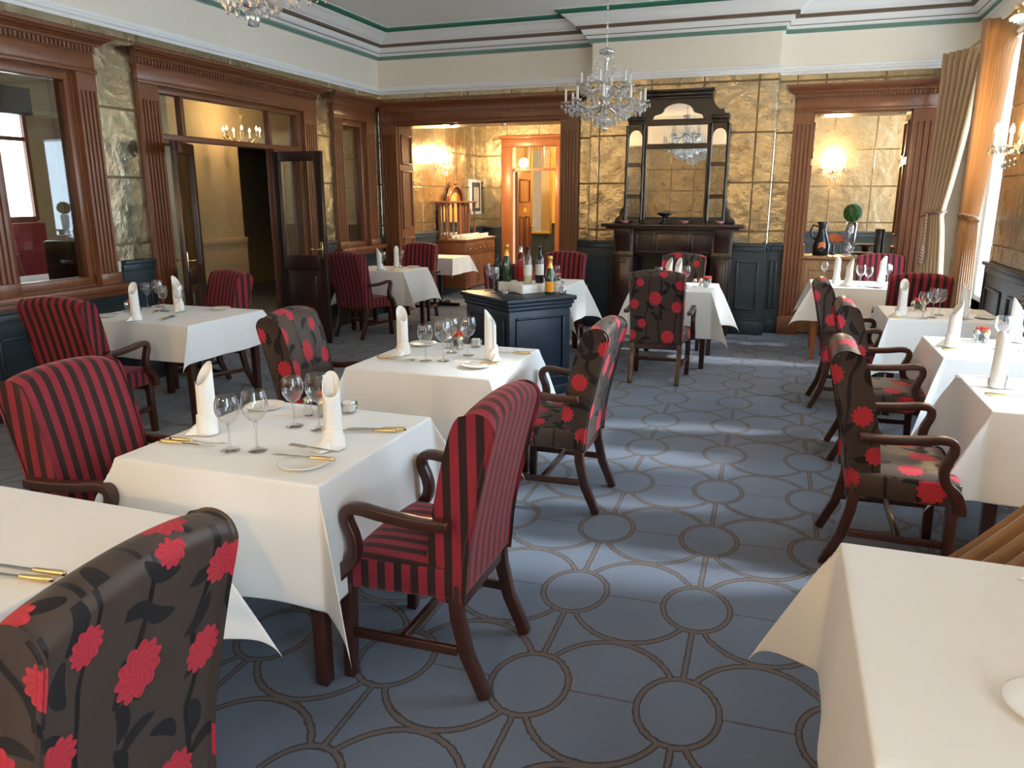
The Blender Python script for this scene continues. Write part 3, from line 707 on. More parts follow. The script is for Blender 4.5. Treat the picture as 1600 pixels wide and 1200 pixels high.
lun = [(cx - .29, 2.47)] + [(cx + .29, 2.47)] + [(cx + .27, 2.51), (cx + .20, 2.53)] + [(cx + .17 * math.cos(a), 2.55 + .09 * math.sin(a)) for a in [PI * k / 8 for k in range(0, 9)]] + [(cx - .20, 2.53), (cx - .27, 2.51)]
mirror('m', lun)
for s in (-1, 1):
    a, b = sorted((cx + s * .40, cx + s * .555)); m_ = (a + b) / 2; w = (b - a) / 2
    mirror('m', rect(a, b, 1.34, 1.58)); mirror('m', rect(a, b, 1.63, 1.94))
    mirror('m', [(a, 1.99), (b, 1.99)] + [(m_ + w * math.cos(t), 2.27 + .09 * math.sin(t)) for t in [PI * k / 8 for k in range(9)]])
# small things on the mantel shelf
o = tag(empty('black_ornament', (-1.36, YF - .2, 1.293)), 'small black footed bowl on the mantel shelf', 'ornament')
MB().lathe([(.001, 0), (.05, 0), (.045, .02), (.015, .04), (.015, .08), (.08, .11), (.085, .13), (.07, .13), (.001, .115)], 14).build('bowl', M['black'], o, smooth=True)
for i, (x, w_) in enumerate(((-1.82, 'left end'), (-1.12, 'middle'), (-.72, 'right end'))):
    o = tag(empty('pink_dish', (x, YF - .2, 1.293)), 'small pink dish on the %s of the mantel shelf' % w_, 'dish', 'pink dishes on the mantel')
    MB().lathe([(.001, 0), (.03, 0), (.055, .035), (.05, .037), (.028, .008), (.001, .008)], 12).build('dish', M['pinkdish'], o, smooth=True)

# ================================================================== LAMPS
def point(root, loc, power, col=(1, .66, .32), rad=.05):
    l = bpy.data.lights.new('lamp_light', 'POINT'); l.energy = power; l.color = col; l.shadow_soft_size = rad
    o = bpy.data.objects.new('lamp_light', l); COL.objects.link(o); o.parent = root; o.location = loc; return o
def sconce(loc, rz, label, power=60, n=3):
    """crystal wall bracket; local +y points out of the wall"""
    r_ = tag(empty('wall_sconce', loc, rz), label, 'wall lamp', 'lit crystal wall sconces')
    MB().lathe([(.001, 0), (.06, 0), (.05, .02), (.02, .035), (.001, .04)], 12).build('backplate', M['brass'], r_, smooth=True)
    bp = r_.children[0]; bp.rotation_euler = (R(-90), 0, 0)
    for k in range(n):
        a = R(90 + (k - (n - 1) / 2) * 55); dx, dy = math.cos(a) * .16, math.sin(a) * .16
        arm = MB().tube([(0, .03, 0), (dx * .4, dy * .4 + .02, -.05), (dx * .8, dy * .8 + .02, -.05), (dx, dy + .02, 0)], .009, 6).lathe([(.001, 0), (.045, .005), (.05, .015), (.012, .012), (.012, .02)], 10, (dx, dy + .02, 0)).build('arm', M['crystal'], r_, smooth=True)
        MB().lathe([(.011, .015), (.011, .10), (.001, .10)], 8, (dx, dy + .02, 0)).build('candle', M['ivory'], arm, smooth=True)
        MB().lathe([(.001, .10), (.014, .115), (.018, .135), (.010, .165), (.001, .185)], 8, (dx, dy + .02, 0)).build('bulb', M['bulb'], arm, smooth=True)
        mb = MB()
        for q in range(6):
            b = 2 * PI * q / 6; mb.sphere((dx + .045 * math.cos(b), dy + .02 + .045 * math.sin(b), -.03), .010, 6, 4, (1, 1, 2.2))
        mb.build('crystal_drop', M['crystal'], arm)['kind'] = 'stuff'
    mb = MB()
    for q in range(7): mb.sphere(((q - 3) * .04, .06 + .02 * (3 - abs(q - 3)), -.11 - .012 * (3 - abs(q - 3))), .013, 6, 4, (1, 1, 2.0))
    mb.build('crystal_fringe', M['crystal'], r_)['kind'] = 'stuff'
    point(r_, (0, .16, .17), power, rad=.10)
    return r_
sconce((XL + .013, 11.55, 2.10), R(-90), 'lit crystal wall sconce on the alcove side wall', 95, 4)
sconce((.62, YBK - .013, 2.02), R(180), 'lit crystal wall sconce seen through the right-hand niche', 100, 4)
sconce((XR - .105, 7.0, 1.97), R(90), 'lit crystal wall sconce on the pier by the right-hand curtains', 22, 4)
sconce((-4.6, YREAR + .013, 2.25), 0, 'lit crystal wall sconce on the rear wall, left one', 70, 3)
sconce((-.9, YREAR + .013, 2.25), 0, 'lit crystal wall sconce on the rear wall, right one', 70, 3)

def chandelier(loc, label):
    r_ = tag(empty('chandelier', loc), label, 'chandelier', 'unlit crystal chandeliers')
    # z=0 is the lowest drop
    MB().lathe([(.001, .06), (.03, .07), (.05, .10), (.02, .13), (.015, .17), (.05, .20), (.06, .22), (.02, .25), (.016, .32), (.04, .36), (.02, .40), (.014, .55), (.03, .58), (.012, .62), (.012, .66)], 12).build('stem', M['crystal'], r_, smooth=True)
    MB().lathe([(.012, .60), (.055, .615), (.065, .64), (.03, .65), (.008, .66)], 12).build('crown', M['crystal'], r_, smooth=True)
    mb = MB(); 
    zt = ZC - loc[2]; n = int((zt - .68) / .035)
    for k in range(n): 
        z = .68 + k * .035; mb.sphere((0, 0, z), .010, 6, 4, (.6 if k % 2 else 1, 1 if k % 2 else .6, 2.0))
    o = mb.build('chain', M['steel'], r_); o['kind'] = 'stuff'
    MB().lathe([(.001, zt - .03), (.06, zt - .02), (.07, zt - .002), (.001, zt - .001)], 14).build('ceiling_rose', M['steel'], r_, smooth=True)
    MB().lathe([(.001, 0), (.02, .005), (.028, .03), (.02, .055), (.001, .06)], 10).build('bottom_ball', M['crystal'], r_, smooth=True)
    def tier(nn, rad, z0, ztip, ph, hc):
        for k in range(nn):
            a = 2 * PI * (k + ph) / nn; c, s = math.cos(a), math.sin(a)
            pts = [(.03, z0), (rad * .3, z0 - .035), (rad * .62, z0 - .06), (rad * .88, z0 - .045), (rad, ztip)]
            P = [(q * c, q * s, z) for q, z in pts]
            arm = MB().tube(P, .009, 6).lathe([(.001, ztip), (.036, ztip + .006), (.042, ztip + .018), (.014, ztip + .014), (.013, ztip + .022)], 10, (rad * c, rad * s, 0)).build('arm', M['crystal'], r_, smooth=True)
            MB().lathe([(.0105, ztip + .018), (.0105, ztip + hc), (.001, ztip + hc)], 8, (rad * c, rad * s, 0)).build('candle', M['ivory'], arm, smooth=True)
            MB().lathe([(.001, ztip + hc), (.011, ztip + hc + .012), (.013, ztip + hc + .026), (.006, ztip + hc + .048), (.001, ztip + hc + .058)], 8, (rad * c, rad * s, 0)).build('bulb', M['bulb_off'], arm, smooth=True)
            mb = MB()
            for q in range(5):
                b = 2 * PI * q / 5; mb.sphere((rad * c + .04 * math.cos(b), rad * s + .04 * math.sin(b), ztip - .022), .008, 6, 4, (1, 1, 2.4))
            mb.sphere((rad * c, rad * s, ztip - .05), .014, 6, 4, (1, 1, 1.8)); mb.sphere((rad * .62 * c, rad * .62 * s, z0 - .105), .013, 6, 4, (1, 1, 2.2)); mb.sphere((rad * .88 * c, rad * .88 * s, z0 - .085), .012, 6, 4, (1, 1, 2.0))
            mb.build('crystal_drop', M['crystal'], arm)['kind'] = 'stuff'
    tier(9, .33, .235, .22, 0, .115); tier(6, .21, .38, .36, .5, .10)
    for k in range(8):
        a = 2 * PI * (k + .5) / 8; mb = MB()
        for q in range(13):
            t = q / 12; rr = .05 + (.20 - .05) * t; z = .62 - .25 * t - .07 * math.sin(PI * t)
            mb.sphere((rr * math.cos(a), rr * math.sin(a), z), .0075, 6, 4)
        o = mb.build('bead_chain', M['crystal'], r_); o['kind'] = 'stuff'
    mb = MB()
    for k in range(20):
        a = 2 * PI * k / 20; rr = .17; mb.sphere((rr * math.cos(a), rr * math.sin(a), .13 - .02 * (k % 2)), .012, 6, 4, (1, 1, 2.2))
        rr = .09; mb.sphere((rr * math.cos(a), rr * math.sin(a), .075 - .012 * (k % 2)), .010, 6, 4, (1, 1, 2.2))
        rr = .30; mb.sphere((rr * math.cos(a + .15), rr * math.sin(a + .15), .165 - .02 * (k % 2)), .011, 6, 4, (1, 1, 2.0))
        rr = .22; mb.sphere((rr * math.cos(a), rr * math.sin(a), .20 - .02 * (k % 2)), .011, 6, 4, (1, 1, 2.2))
        rr = .16; mb.sphere((rr * math.cos(a + .15), rr * math.sin(a + .15), .315 - .02 * (k % 2)), .010, 6, 4, (1, 1, 2.0))
        rr = .27; mb.sphere((rr * math.cos(a), rr * math.sin(a), .25 - .02 * (k % 2)), .010, 6, 4, (1, 1, 2.0))
    mb.build('drop_rings', M['crystal'], r_)['kind'] = 'stuff'
    return r_
chandelier((-1.5, 6.6, 2.13), 'unlit crystal chandelier hanging in front of the fireplace')
chandelier((-1.87, 2.50, 2.195), 'unlit crystal chandelier cut off at the top left')

# ================================================================== CHAIRS
def make_chair(fab, wm=M['wood_chair']):
    t = empty('dining_armchair')
    # seat: padded block, crowned
    def seat(a, b):
        pass
    mb = MB(); nx, ny = 8, 8
    def sp(i, j, top):
        u = -1 + 2 * i / nx; v = j / ny
        x = u * (.225 + .035 * v); y = -.20 + .41 * v
        cr = .022 * (1 - u ** 4) * (1 - (2 * v - 1) ** 4)
        return (x, y, .455 + cr if top else .345)
    vs = [sp(i, j, 1) for j in range(ny + 1) for i in range(nx + 1)]; fs = [(j * 9 + i, j * 9 + i + 1, j * 9 + i + 10, j * 9 + i + 9) for j in range(ny) for i in range(nx)]
    ring = [(i, 0) for i in range(nx)] + [(nx, j) for j in range(ny)] + [(nx - i, ny) for i in range(nx)] + [(0, ny - j) for j in range(ny)]
    b0 = len(vs); vs += [sp(i, j, 0) for i, j in ring]; m = len(ring)
    for k in range(m):
        k2 = (k + 1) % m; i, j = ring[k]; i2, j2 = ring[k2]; fs.append((b0 + k, b0 + k2, j2 * 9 + i2, j * 9 + i))
    fs.append(tuple(b0 + k for k in range(m))[::-1])
    mb.add(vs, fs); mb.build('seat', fab, t, bevel=.014, seg=2, uv=True)
    # back: raked, rolled top, gently arched crest
    prof = [(-.120, .40), (-.125, .55), (-.142, .75), (-.165, .90), (-.182, .965), (-.202, .992), (-.232, 1.0), (-.262, .990), (-.280, .965), (-.282, .93), (-.262, .80), (-.238, .60), (-.222, .42), (-.215, .345), (-.150, .345)]
    core = prof; prof = smooth(prof[:14], 3) + prof[14:]
    mb = MB(); nx = 14; m = len(prof); vs = []; fs = []
    for i in range(nx + 1):
        u = -1 + 2 * i / nx
        for y, z in prof:
            k = max(0, (z - .5) / .5); zz = z + k * (.022 * (1 - u * u) - .012 * abs(u) ** 6)
            vs.append((u * (.222 + .010 * k), y - .045 * k + .012 * u * u * (1 if y > -.2 else 0), zz - .022 * k))
    for i in range(nx):
        for j in range(m): j2 = (j + 1) % m; fs.append((i * m + j, i * m + j2, i * m + m + j2, i * m + m + j))
    fs.append(tuple(range(m))); fs.append(tuple(nx * m + j for j in range(m))[::-1])
    mb.add(vs, fs); bk = mb.build('backrest', fab, t, bevel=.012, seg=2, uv=True)
    for s in (-1, 1):   # piping down the back edges
        MB().tube([(s * (.222 + .01 * max(0, (z - .5) / .5)), y - .045 * max(0, (z - .5) / .5), z - .034 * max(0, (z - .5) / .5)) for y, z in smooth(core[7:14], 3)], .006, 5).build('piping', fab, bk, smooth=True, uv=True)
    for s in (-1, 1):
        MB().bar((s * .235, .185, .36), (s * .235, .195, 0), .045, .045, (0, 1, 0), .038, .038).build('leg', wm, t, bevel=.004)
        MB().sweep_x([(-.185, .40), (-.195, .28), (-.225, .15), (-.29, 0.003)], s * .205 - .019, s * .205 + .019, [.045, .045, .042, .038]).build('leg', wm, t, bevel=.003)
        ap = smooth([(-.20, .625), (-.10, .622), (.03, .632), (.105, .642), (.148, .634), (.157, .60), (.138, .55), (.130, .50), (.145, .455), (.182, .42), (.206, .37), (.208, .33)], 3)
        MB().sweep_x(ap, s * .275 - .02, s * .275 + .02, [.034 + .011 * max(0, i_ / len(ap) - .4) / .6 for i_ in range(len(ap))]).build('arm', wm, t, bevel=.004)
        MB().bar((s * .225, -.20, .17), (s * .235, .19, .17), .02, .032).build('stretcher', wm, t, bevel=.003)
    MB().bar((-.23, 0, .17), (.23, 0, .17), .02, .032).build('stretcher', wm, t, bevel=.003)
    MB().box(-.235, .235, .185, .205, .30, .35).build('seat_rail', wm, t); MB().box(-.205, .205, -.205, -.185, .30, .35).build('seat_rail', wm, t)
    return t
PS = Proto(make_chair(M['striped'])); PFl = Proto(make_chair(M['floral']))
GS, GF = 'red and black striped armchairs', 'brown floral armchairs'
E_, W_, N_, S_ = R(-90), R(90), 0, R(180)      # facing +x, -x, +y, -y
PS.put((-1.095, 2.235, 0), W_, 'red and black striped armchair in the centre foreground, back turned to the aisle', 'chair', GS)
PS.put((-2.27, 2.10, 0), E_ + R(4), 'bright striped armchair on the left of the front table', 'chair', GS)
PS.put((-4.29, 3.79, 0), N_ + R(6), 'dark striped armchair with its back to us at the left wall table', 'chair', GS)
PS.put((-4.54, 5.13, 0), S_ + R(-20), 'striped armchair on the far side of the left wall table, beside the doors', 'chair', GS)
PFl.put((-2.33, 3.62, 0), E_ + R(8), 'floral armchair on the left of the middle table', 'chair', GF)
PFl.put((-1.10, 3.82, 0), W_, 'floral armchair on the aisle side of the middle table', 'chair', GF)
PFl.put((-1.335, 0.93, 0), W_ + R(3), 'large floral armchair cut off at the bottom left', 'chair', GF)
PFl.put((-.995, 6.83, 0), N_, 'floral armchair seen from behind in front of the fireplace', 'chair', GF)
PFl.put((-1.03, 8.40, 0), S_, 'floral armchair facing us against the fireplace', 'chair', GF)
PFl.put((.56, 3.63, 0), E_, 'nearest floral armchair on the right, both armrests in view', 'chair', GF)
PFl.put((.66, 5.12, 0), E_, 'middle floral armchair of the right-hand row', 'chair', GF)
PFl.put((.57, 6.38, 0), E_, 'furthest floral armchair of the right-hand row', 'chair', GF)
PS.put((1.08, 7.30, 0), N_, 'striped armchair turned away from us by the gold curtains', 'chair', GS)
PS.put((1.02, 9.06, 0), S_, 'striped armchair tucked under the niche ledge', 'chair', GS)
PS.put((-4.63, 7.89, 0), N_ + R(-12), 'dark striped armchair next to the open glazed door', 'chair', GS)
PS.put((-4.62, 9.22, 0), S_ + R(8), 'striped armchair facing us in the alcove opening', 'chair', GS)
PS.put((-2.35, 8.27, 0), S_, 'striped armchair behind the drinks station, facing us', 'chair', GS)
PS.put((-2.40, 7.00, 0), N_, 'striped armchair mostly hidden by the drinks station bottles', 'chair', GS)

# ================================================================== TABLES AND CLOTHS
def make_table(hx, hy, loc, label, legmat=M['wood_chair'], ped=False):
    r_ = tag(empty('dining_table', (loc[0], loc[1], 0)), label, 'table', 'cloth covered dining tables')
    MB().box(-hx + .02, hx - .02, -hy + .02, hy - .02, .695, .726).build('tabletop', legmat, r_)
    if ped:
        MB().lathe([(.03, .05), (.03, .70)], 10).build('pedestal', M['black'], r_, smooth=True)
        MB().bar((-.3, 0, .03), (.3, 0, .03), .06, .04).bar((0, -.28, .03), (0, .28, .03), .06, .04).build('foot', M['black'], r_)
    else:
        for sx in (-1, 1):
            for sy in (-1, 1): MB().bar((sx * (hx - .06), sy * (hy - .06), .70), (sx * (hx - .06), sy * (hy - .06), 0), .055, .055, (0, 1, 0), .045, .045).build('leg', legmat, r_, bevel=.004)
        MB().box(-hx + .06, hx - .06, -hy + .05, -hy + .07, .62, .705).box(-hx + .06, hx - .06, hy - .07, hy - .05, .62, .705).build('apron', legmat, r_)
    return r_
def make_cloth(hx, hy, loc, label, ov=.40, seed=0, folds=(25, 65, 40, 50), ovy=None, flat=0, kr=.06):
    rnd = random.Random(seed); ax, ay = hx + .003, hy + .003; ph = [rnd.random() * 6 for _ in range(8)]
    no, ni = 11, 10; zt = .74; ovy = ovy or ov
    def samp(a, o): return [-a - o + o * i / no for i in range(no)] + [-a - .009, -a, -a + .009] + [-a + 2 * a * i / ni for i in range(1, ni)] + [a - .009, a, a + .009] + [a + o * i / no for i in range(1, no + 1)]
    sx, sy = samp(ax, ov), samp(ay, ovy); vs = []
    for t in sy:
        for s in sx:
            dx = max(0, abs(s) - ax); dy = max(0, abs(t) - ay); gx = 1 if s > 0 else -1; gy = 1 if t > 0 else -1
            if dx == 0 and dy == 0:
                x, y, z = s, t, zt
            elif dy == 0:
                q = dx / ov; wv = .010 * math.sin(t * 9 + ph[0] + gx) + .008 * math.sin(t * 17 + ph[1]); e = (1 - (abs(t) / ay) ** 6)
                x, y, z = gx * (ax + .007 * min(1, q * 4) + .012 * q + q * wv * 1.0 * e), t * (1 + .02 * q), zt - dx * .99 - .004
            elif dx == 0:
                q = dy / ovy; wv = .010 * math.sin(s * 9 + ph[2] + gy) + .008 * math.sin(s * 16 + ph[3]); e = (1 - (abs(s) / ax) ** 6)
                x, y, z = s * (1 + .02 * q), gy * (ay + .007 * min(1, q * 4) + .012 * q + q * wv * 1.0 * e), zt - dy * .99 - .004
            else:
                ci = (0 if gx > 0 else 1) + (0 if gy > 0 else 2); fa = R(folds[ci])
                r_ = math.hypot(dx, dy); an = math.atan2(dy, dx); r_ = r_ if r_ < ov else ov + (r_ - ov) * .72; q = r_ / ov
                w = math.sin(2 * an); k = (kr if gx * flat > 0 else .40) * w
                ox = k * r_ * math.cos(fa) + .012 * q * math.cos(an) + .007 * min(1, 4 * q); oy = k * r_ * math.sin(fa) + .012 * q * math.sin(an) + .007 * min(1, 4 * q)
                bx = ax * (1 + .02 * min(q, 1) * math.sin(an)); by = ay * (1 + .02 * min(q, 1) * math.cos(an))
                x, y, z = gx * (bx + ox), gy * (by + oy), max(.03, zt - r_ * math.sqrt(1 - k * k) * .985 - .004)
            vs.append((x, y, z))
    n = len(sx); mb = MB().add(vs, [(j * n + i, j * n + i + 1, (j + 1) * n + i + 1, (j + 1) * n + i) for j in range(len(sy) - 1) for i in range(n - 1)])
    o = mb.build('tablecloth', M['linen'], None, smooth=True)
    m = o.modifiers.new('solid', 'SOLIDIFY'); m.thickness = .0025; m.offset = -1
    m2 = o.modifiers.new('sub', 'SUBSURF'); m2.levels = 1; m2.render_levels = 1
    o.location = (loc[0], loc[1], 0)
    return tag(o, label, 'tablecloth', 'white tablecloths')
TB = {  # name: centre x, y, half x, half y, phrase
    'T1': (-1.69, 2.27, .40, .40, 'the front table between two striped armchairs'),
    'T2': (-1.70, 3.76, .40, .40, 'the middle table before the drinks station'),
    'T3': (-4.32, 4.55, .50, .41, 'the table along the left wall'),
    'T4': (-1.97, 1.12, .45, .43, 'the bottom left table'),
    'T5': (.62, 1.56, .42, .42, 'the bottom right table'),
    'T6': (1.25, 3.89, .38, .36, 'the nearest window table'),
    'T7': (1.26, 5.03, .38, .36, 'the second window table'),
    'T8': (1.14, 6.47, .38, .37, 'the third window table'),
    'T9': (.68, 8.46, .39, .36, 'the table below the right niche'),
    'TF': (-.98, 7.67, .38, .40, 'the table in front of the fireplace'),
    'TA': (-4.61, 8.43, .40, .33, 'the table beside the alcove pilaster'),
    'TB': (-4.83, 10.48, .34, .32, 'the small table inside the alcove'),
    'TS': (-2.38, 7.60, .38, .38, 'the table behind the drinks station')}
for i, (k, (x, y, hx, hy, ph)) in enumerate(TB.items()):
    make_table(hx, hy, (x, y), 'wooden dining table hidden under the cloth of ' + ph, ped=(k == 'TB'), legmat=M['wood_orange'] if k == 'T9' else M['wood_chair'])
    make_cloth(hx, hy, (x, y), 'white linen cloth draped over ' + ph, ov={'TB': .24, 'T3': .26, 'T1': .42, 'TF': .44, 'T9': .34}.get(k, .40), seed=i, folds=[(25, 65, 40, 50), (70, 30, 20, 60), (45, 45, 75, 15)][i % 3], ovy=.26 if k == 'T3' else None, flat={'T6': 1, 'T7': 1, 'T8': 1, 'TB': -1}.get(k, 0))
ZT = .7435

# ================================================================== TABLEWARE
def P_lathe(name, prof, mat, n=14, parts=()):
    r_ = empty(name); MB().lathe(prof, n).build('body', mat, r_, smooth=True)
    return r_
def glass_proto(h, rb, name='wine_glass'):
    r_ = empty(name); hb = h * .52
    MB().lathe([(.001, .003), (.034, .001), (.034, .003), (.008, .008), (.004, .02), (.0035, hb - .03), (.006, hb - .008), (.001, hb - .004)], 14).build('stem', M['glass'], r_, smooth=True)
    MB().lathe([(.003, hb - .008), (rb * .55, hb + .004), (rb * .92, hb + .03), (rb, hb + .05), (rb * .95, hb + .075), (rb * .80, h)], 18).build('bowl', M['glass'], r_, smooth=True)
    return r_
PG1 = Proto(glass_proto(.215, .046)); PG2 = Proto(glass_proto(.195, .042)); PFLU = Proto(glass_proto(.23, .027, 'champagne_flute'))
def napkin_proto(lean=0.0):
    r_ = empty('rolled_napkin'); mb = MB(); nt_, nz = 34, 8
    def f(a, b):
        th = a * 2 * PI * 1.55; r0 = .034 - .008 * a; top = .275 - .085 * (0.5 - .5 * math.cos(th + 2.4)) - .012 * a
        z = .002 + b * (top - .002); r1 = r0 * (1.04 - .10 * b)
        return (r1 * math.cos(th), r1 * math.sin(th), z)
    mb.grid(nt_, nz, f); mb.build('roll', M['napkin'], r_, smooth=True, solid=.002)
    mb = MB()
    def g(a, b):
        th = -.9 + a * 3.6; r1 = .037 + .002 * b + .010 * (1 - b) * math.sin(PI * a) ; z = .002 + b * (.035 + .045 * math.sin(PI * min(1, a * 1.1)))
        return (r1 * math.cos(th), r1 * math.sin(th), z)
    mb.grid(14, 4, g); mb.build('wrapped_cuff', M['napkin'], r_, smooth=True, solid=.002)
    mb = MB(); mb.add([(.02, -.02, .003), (.075, -.035, .003), (.085, .02, .003), (.02, .03, .003), (.03, -.01, .045), (.05, 0, .035), (.03, .02, .045)], [(0, 1, 5, 4), (1, 2, 5), (2, 3, 6, 5), (0, 4, 6, 3), (4, 5, 6), (3, 2, 1, 0)])
    mb.build('folded_foot', M['napkin'], r_)
    return r_
PN = Proto(napkin_proto())
def plate_proto():
    r_ = empty('side_plate'); MB().lathe([(.001, .002), (.045, .002), (.05, .004), (.08, .013), (.082, .015), (.079, .016), (.05, .008), (.001, .006)], 24).build('plate', M['china'], r_, smooth=True); return r_
PP = Proto(plate_proto())
def knife_proto():
    r_ = empty('table_knife')
    MB().tube([(0, -.115, .006), (0, -.10, .006), (0, -.03, .006), (0, -.02, .005)], [.006, .008, .006, .004], 8).build('handle', M['brass'], r_, smooth=True)
    MB().prism_z([(-.004, -.02), (.006, -.02), (.008, .06), (.005, .10), (-.004, .115)], .003, .006).build('blade', M['steel'], r_)
    return r_
def fork_proto():
    r_ = empty('table_fork')
    MB().bar((0, -.11, .005), (0, .03, .006), .009, .003).build('handle', M['steel'], r_)
    mb = MB().box(-.011, .011, .03, .055, .004, .007)
    for k in range(4): mb.box(-.011 + k * .0065, -.0085 + k * .0065, .055, .10, .005, .008)
    mb.build('tines', M['steel'], r_); return r_
PK = Proto(knife_proto()); PF_ = Proto(fork_proto())
def shaker_proto(mat, name):
    r_ = empty(name); MB().lathe([(.001, 0), (.021, 0), (.021, .006), (.013, .03), (.017, .05), (.019, .056)], 12).build('body', M['glass' if name[0] == 's' else 'steel'], r_, smooth=True)
    MB().lathe([(.019, .055), (.018, .068), (.009, .078), (.001, .080)], 12).build('cap', mat, r_, smooth=True); return r_
PSA = Proto(shaker_proto(M['steel'], 'salt_shaker')); PPE = Proto(shaker_proto(M['brass'], 'pepper_mill'))
def posy_proto():
    r_ = empty('red_posy'); MB().lathe([(.001, .002), (.034, .002), (.038, .03), (.034, .058), (.032, .058), (.035, .03), (.031, .006), (.001, .006)], 14).build('jar', M['glass'], r_, smooth=True)
    MB().lathe([(.001, .008), (.028, .008), (.031, .028), (.001, .03)], 10).build('moss', M['leaf'], r_, smooth=True)
    rnd = random.Random(3); mb = MB()
    for k in range(26):
        a = rnd.random() * 6.28; q = rnd.random() ** .5 * .03; mb.sphere((q * math.cos(a), q * math.sin(a), .062 + .014 * rnd.random()), .010, 6, 4, (1.2, 1.2, .8))
    mb.build('petals', M['red_flower'], r_, smooth=True)['kind'] = 'stuff'; return r_
PRD = Proto(posy_proto())
def bowl_proto():
    r_ = empty('sugar_bowl'); MB().lathe([(.001, .003), (.03, .003), (.036, .02), (.036, .045), (.033, .045), (.033, .02), (.028, .008), (.001, .008)], 14).build('bowl', M['glass'], r_, smooth=True)
    mb = MB()
    for k in range(6): mb.box(-.02 + .014 * (k % 3), -.008 + .014 * (k % 3), -.014 + .015 * (k // 3), -.002 + .015 * (k // 3), .010, .05)
    mb.build('sachets', M['napkin'], r_); return r_
PSB = Proto(bowl_proto())
rg = random.Random(5)
def SET(t, naps=(), glasses=(), plates=(), knives=(), forks=(), salt=None, pep=None, red=None, sugar=None, words=None):
    ph = TB[t][4]
    W2 = ['left', 'right', 'far', 'near']
    for p, w in naps: PN.put((p[0], p[1], ZT), rg.random() * 6, 'rolled white napkin standing at the %s of %s' % (w, ph), 'napkin', 'rolled napkins')
    for i, (p, w) in enumerate(glasses): (PG1 if i % 2 else PG2).put((p[0], p[1], ZT), 0, 'empty wine glass, %s one on %s' % (w, ph), 'glass', 'wine glasses')
    for p, w in plates: PP.put((p[0], p[1], ZT), 0, 'white side plate at the %s of %s' % (w, ph), 'plate', 'side plates')
    for p, a, w in knives: PK.put((p[0], p[1], ZT + (.014 if 'plate' in w else 0)), R(a), 'brass-handled knife, %s on %s' % (w, ph), 'knife', 'knives')
    for p, a, w in forks: PF_.put((p[0], p[1], ZT + (.014 if 'plate' in w else 0)), R(a), 'steel fork, %s on %s' % (w, ph), 'fork', 'forks')
    if salt: PSA.put((*salt, ZT), 0, 'small glass salt shaker on ' + ph, 'salt shaker', 'salt shakers')
    if pep: PPE.put((*pep, ZT), 0, 'small metal pepper pot on ' + ph, 'pepper pot', 'pepper pots')
    if red: PRD.put((*red, ZT), 0, 'glass jar of red petals on ' + ph, 'posy', 'red posies')
    if sugar: PSB.put((*sugar, ZT), 0, 'small glass bowl of sachets on ' + ph, 'bowl', 'sugar bowls')
SET('T1', [((-1.97, 2.19), 'left'), ((-1.44, 2.20), 'right')], [((-1.76, 2.05), 'nearest left'), ((-1.67, 2.08), 'nearest right'), ((-1.72, 2.37), 'further left'), ((-1.61, 2.37), 'further right')],
    [((-1.43, 2.0), 'near right'), ((-1.99, 2.55), 'far left')], [((-1.95, 2.05), -86, 'lying left'), ((-1.93, 2.085), -84, 'paired beside the left one'), ((-1.42, 2.40), 108, 'lying right'), ((-1.40, 2.43), 106, 'paired beside the right one'), ((-1.45, 2.03), 95, 'across the near plate')], [((-1.47, 2.12), 88, 'above the near plate')], (-1.76, 2.52), (-1.69, 2.52), (-1.73, 2.61), (-1.62, 2.60))
SET('T2', [((-1.97, 3.75), 'left'), ((-1.46, 3.79), 'right')], [((-1.77, 3.63), 'nearest left'), ((-1.68, 3.66), 'nearest right'), ((-1.73, 3.88), 'further left'), ((-1.61, 3.84), 'further right')],
    [((-1.98, 4.03), 'far left'), ((-1.45, 3.58), 'near right')], [((-1.94, 3.62), -86, 'lying left'), ((-1.41, 3.97), 100, 'lying right'), ((-1.46, 3.60), 95, 'across the near plate')], [((-1.92, 3.585), -86, 'beside the left knife')], (-1.80, 4.0), (-1.73, 4.0), (-1.78, 4.09), (-1.66, 4.08))
SET('T3', [((-4.33, 4.20), 'near side'), ((-4.39, 4.68), 'far side')], [((-4.77, 4.76), 'leftmost'), ((-4.69, 4.80), 'second'), ((-4.47, 4.62), 'third'), ((-4.30, 4.60), 'rightmost')],
    [((-4.66, 4.26), 'near left'), ((-4.13, 4.84), 'far right')], [((-4.52, 4.62), 20, 'in the middle'), ((-4.20, 4.36), 20, 'lying near')], [((-4.16, 4.34), 20, 'beside the near knife')], (-4.72, 4.50), None, (-4.76, 4.60), (-4.62, 4.50))
SET('T4', knives=[((-1.63, 1.13), 98, 'lying near the armchair'), ((-1.63, 1.165), 96, 'paired with the other one')])
SET('T5', plates=[((.50, 1.37), 'near edge')], knives=[((.68, 1.90), 95, 'lying at the far edge')])
SET('T6', [((.98, 3.97), 'left')], [((1.25, 3.98), 'nearest'), ((1.33, 4.05), 'further')], knives=[((1.01, 3.80), -90, 'lying near')], forks=[((.95, 4.16), -88, 'lying far'), ((.95, 4.12), -88, 'lying beside the far one')], red=(1.25, 4.16))
SET('T7', [((.98, 5.02), 'left'), ((1.36, 5.32), 'far right')], [((1.22, 5.02), 'left'), ((1.34, 4.99), 'right')], knives=[((1.02, 4.90), -88, 'lying near')], forks=[((1.02, 5.22), -88, 'lying far')], salt=(1.14, 5.22), pep=(1.20, 5.24), red=(1.19, 5.32))
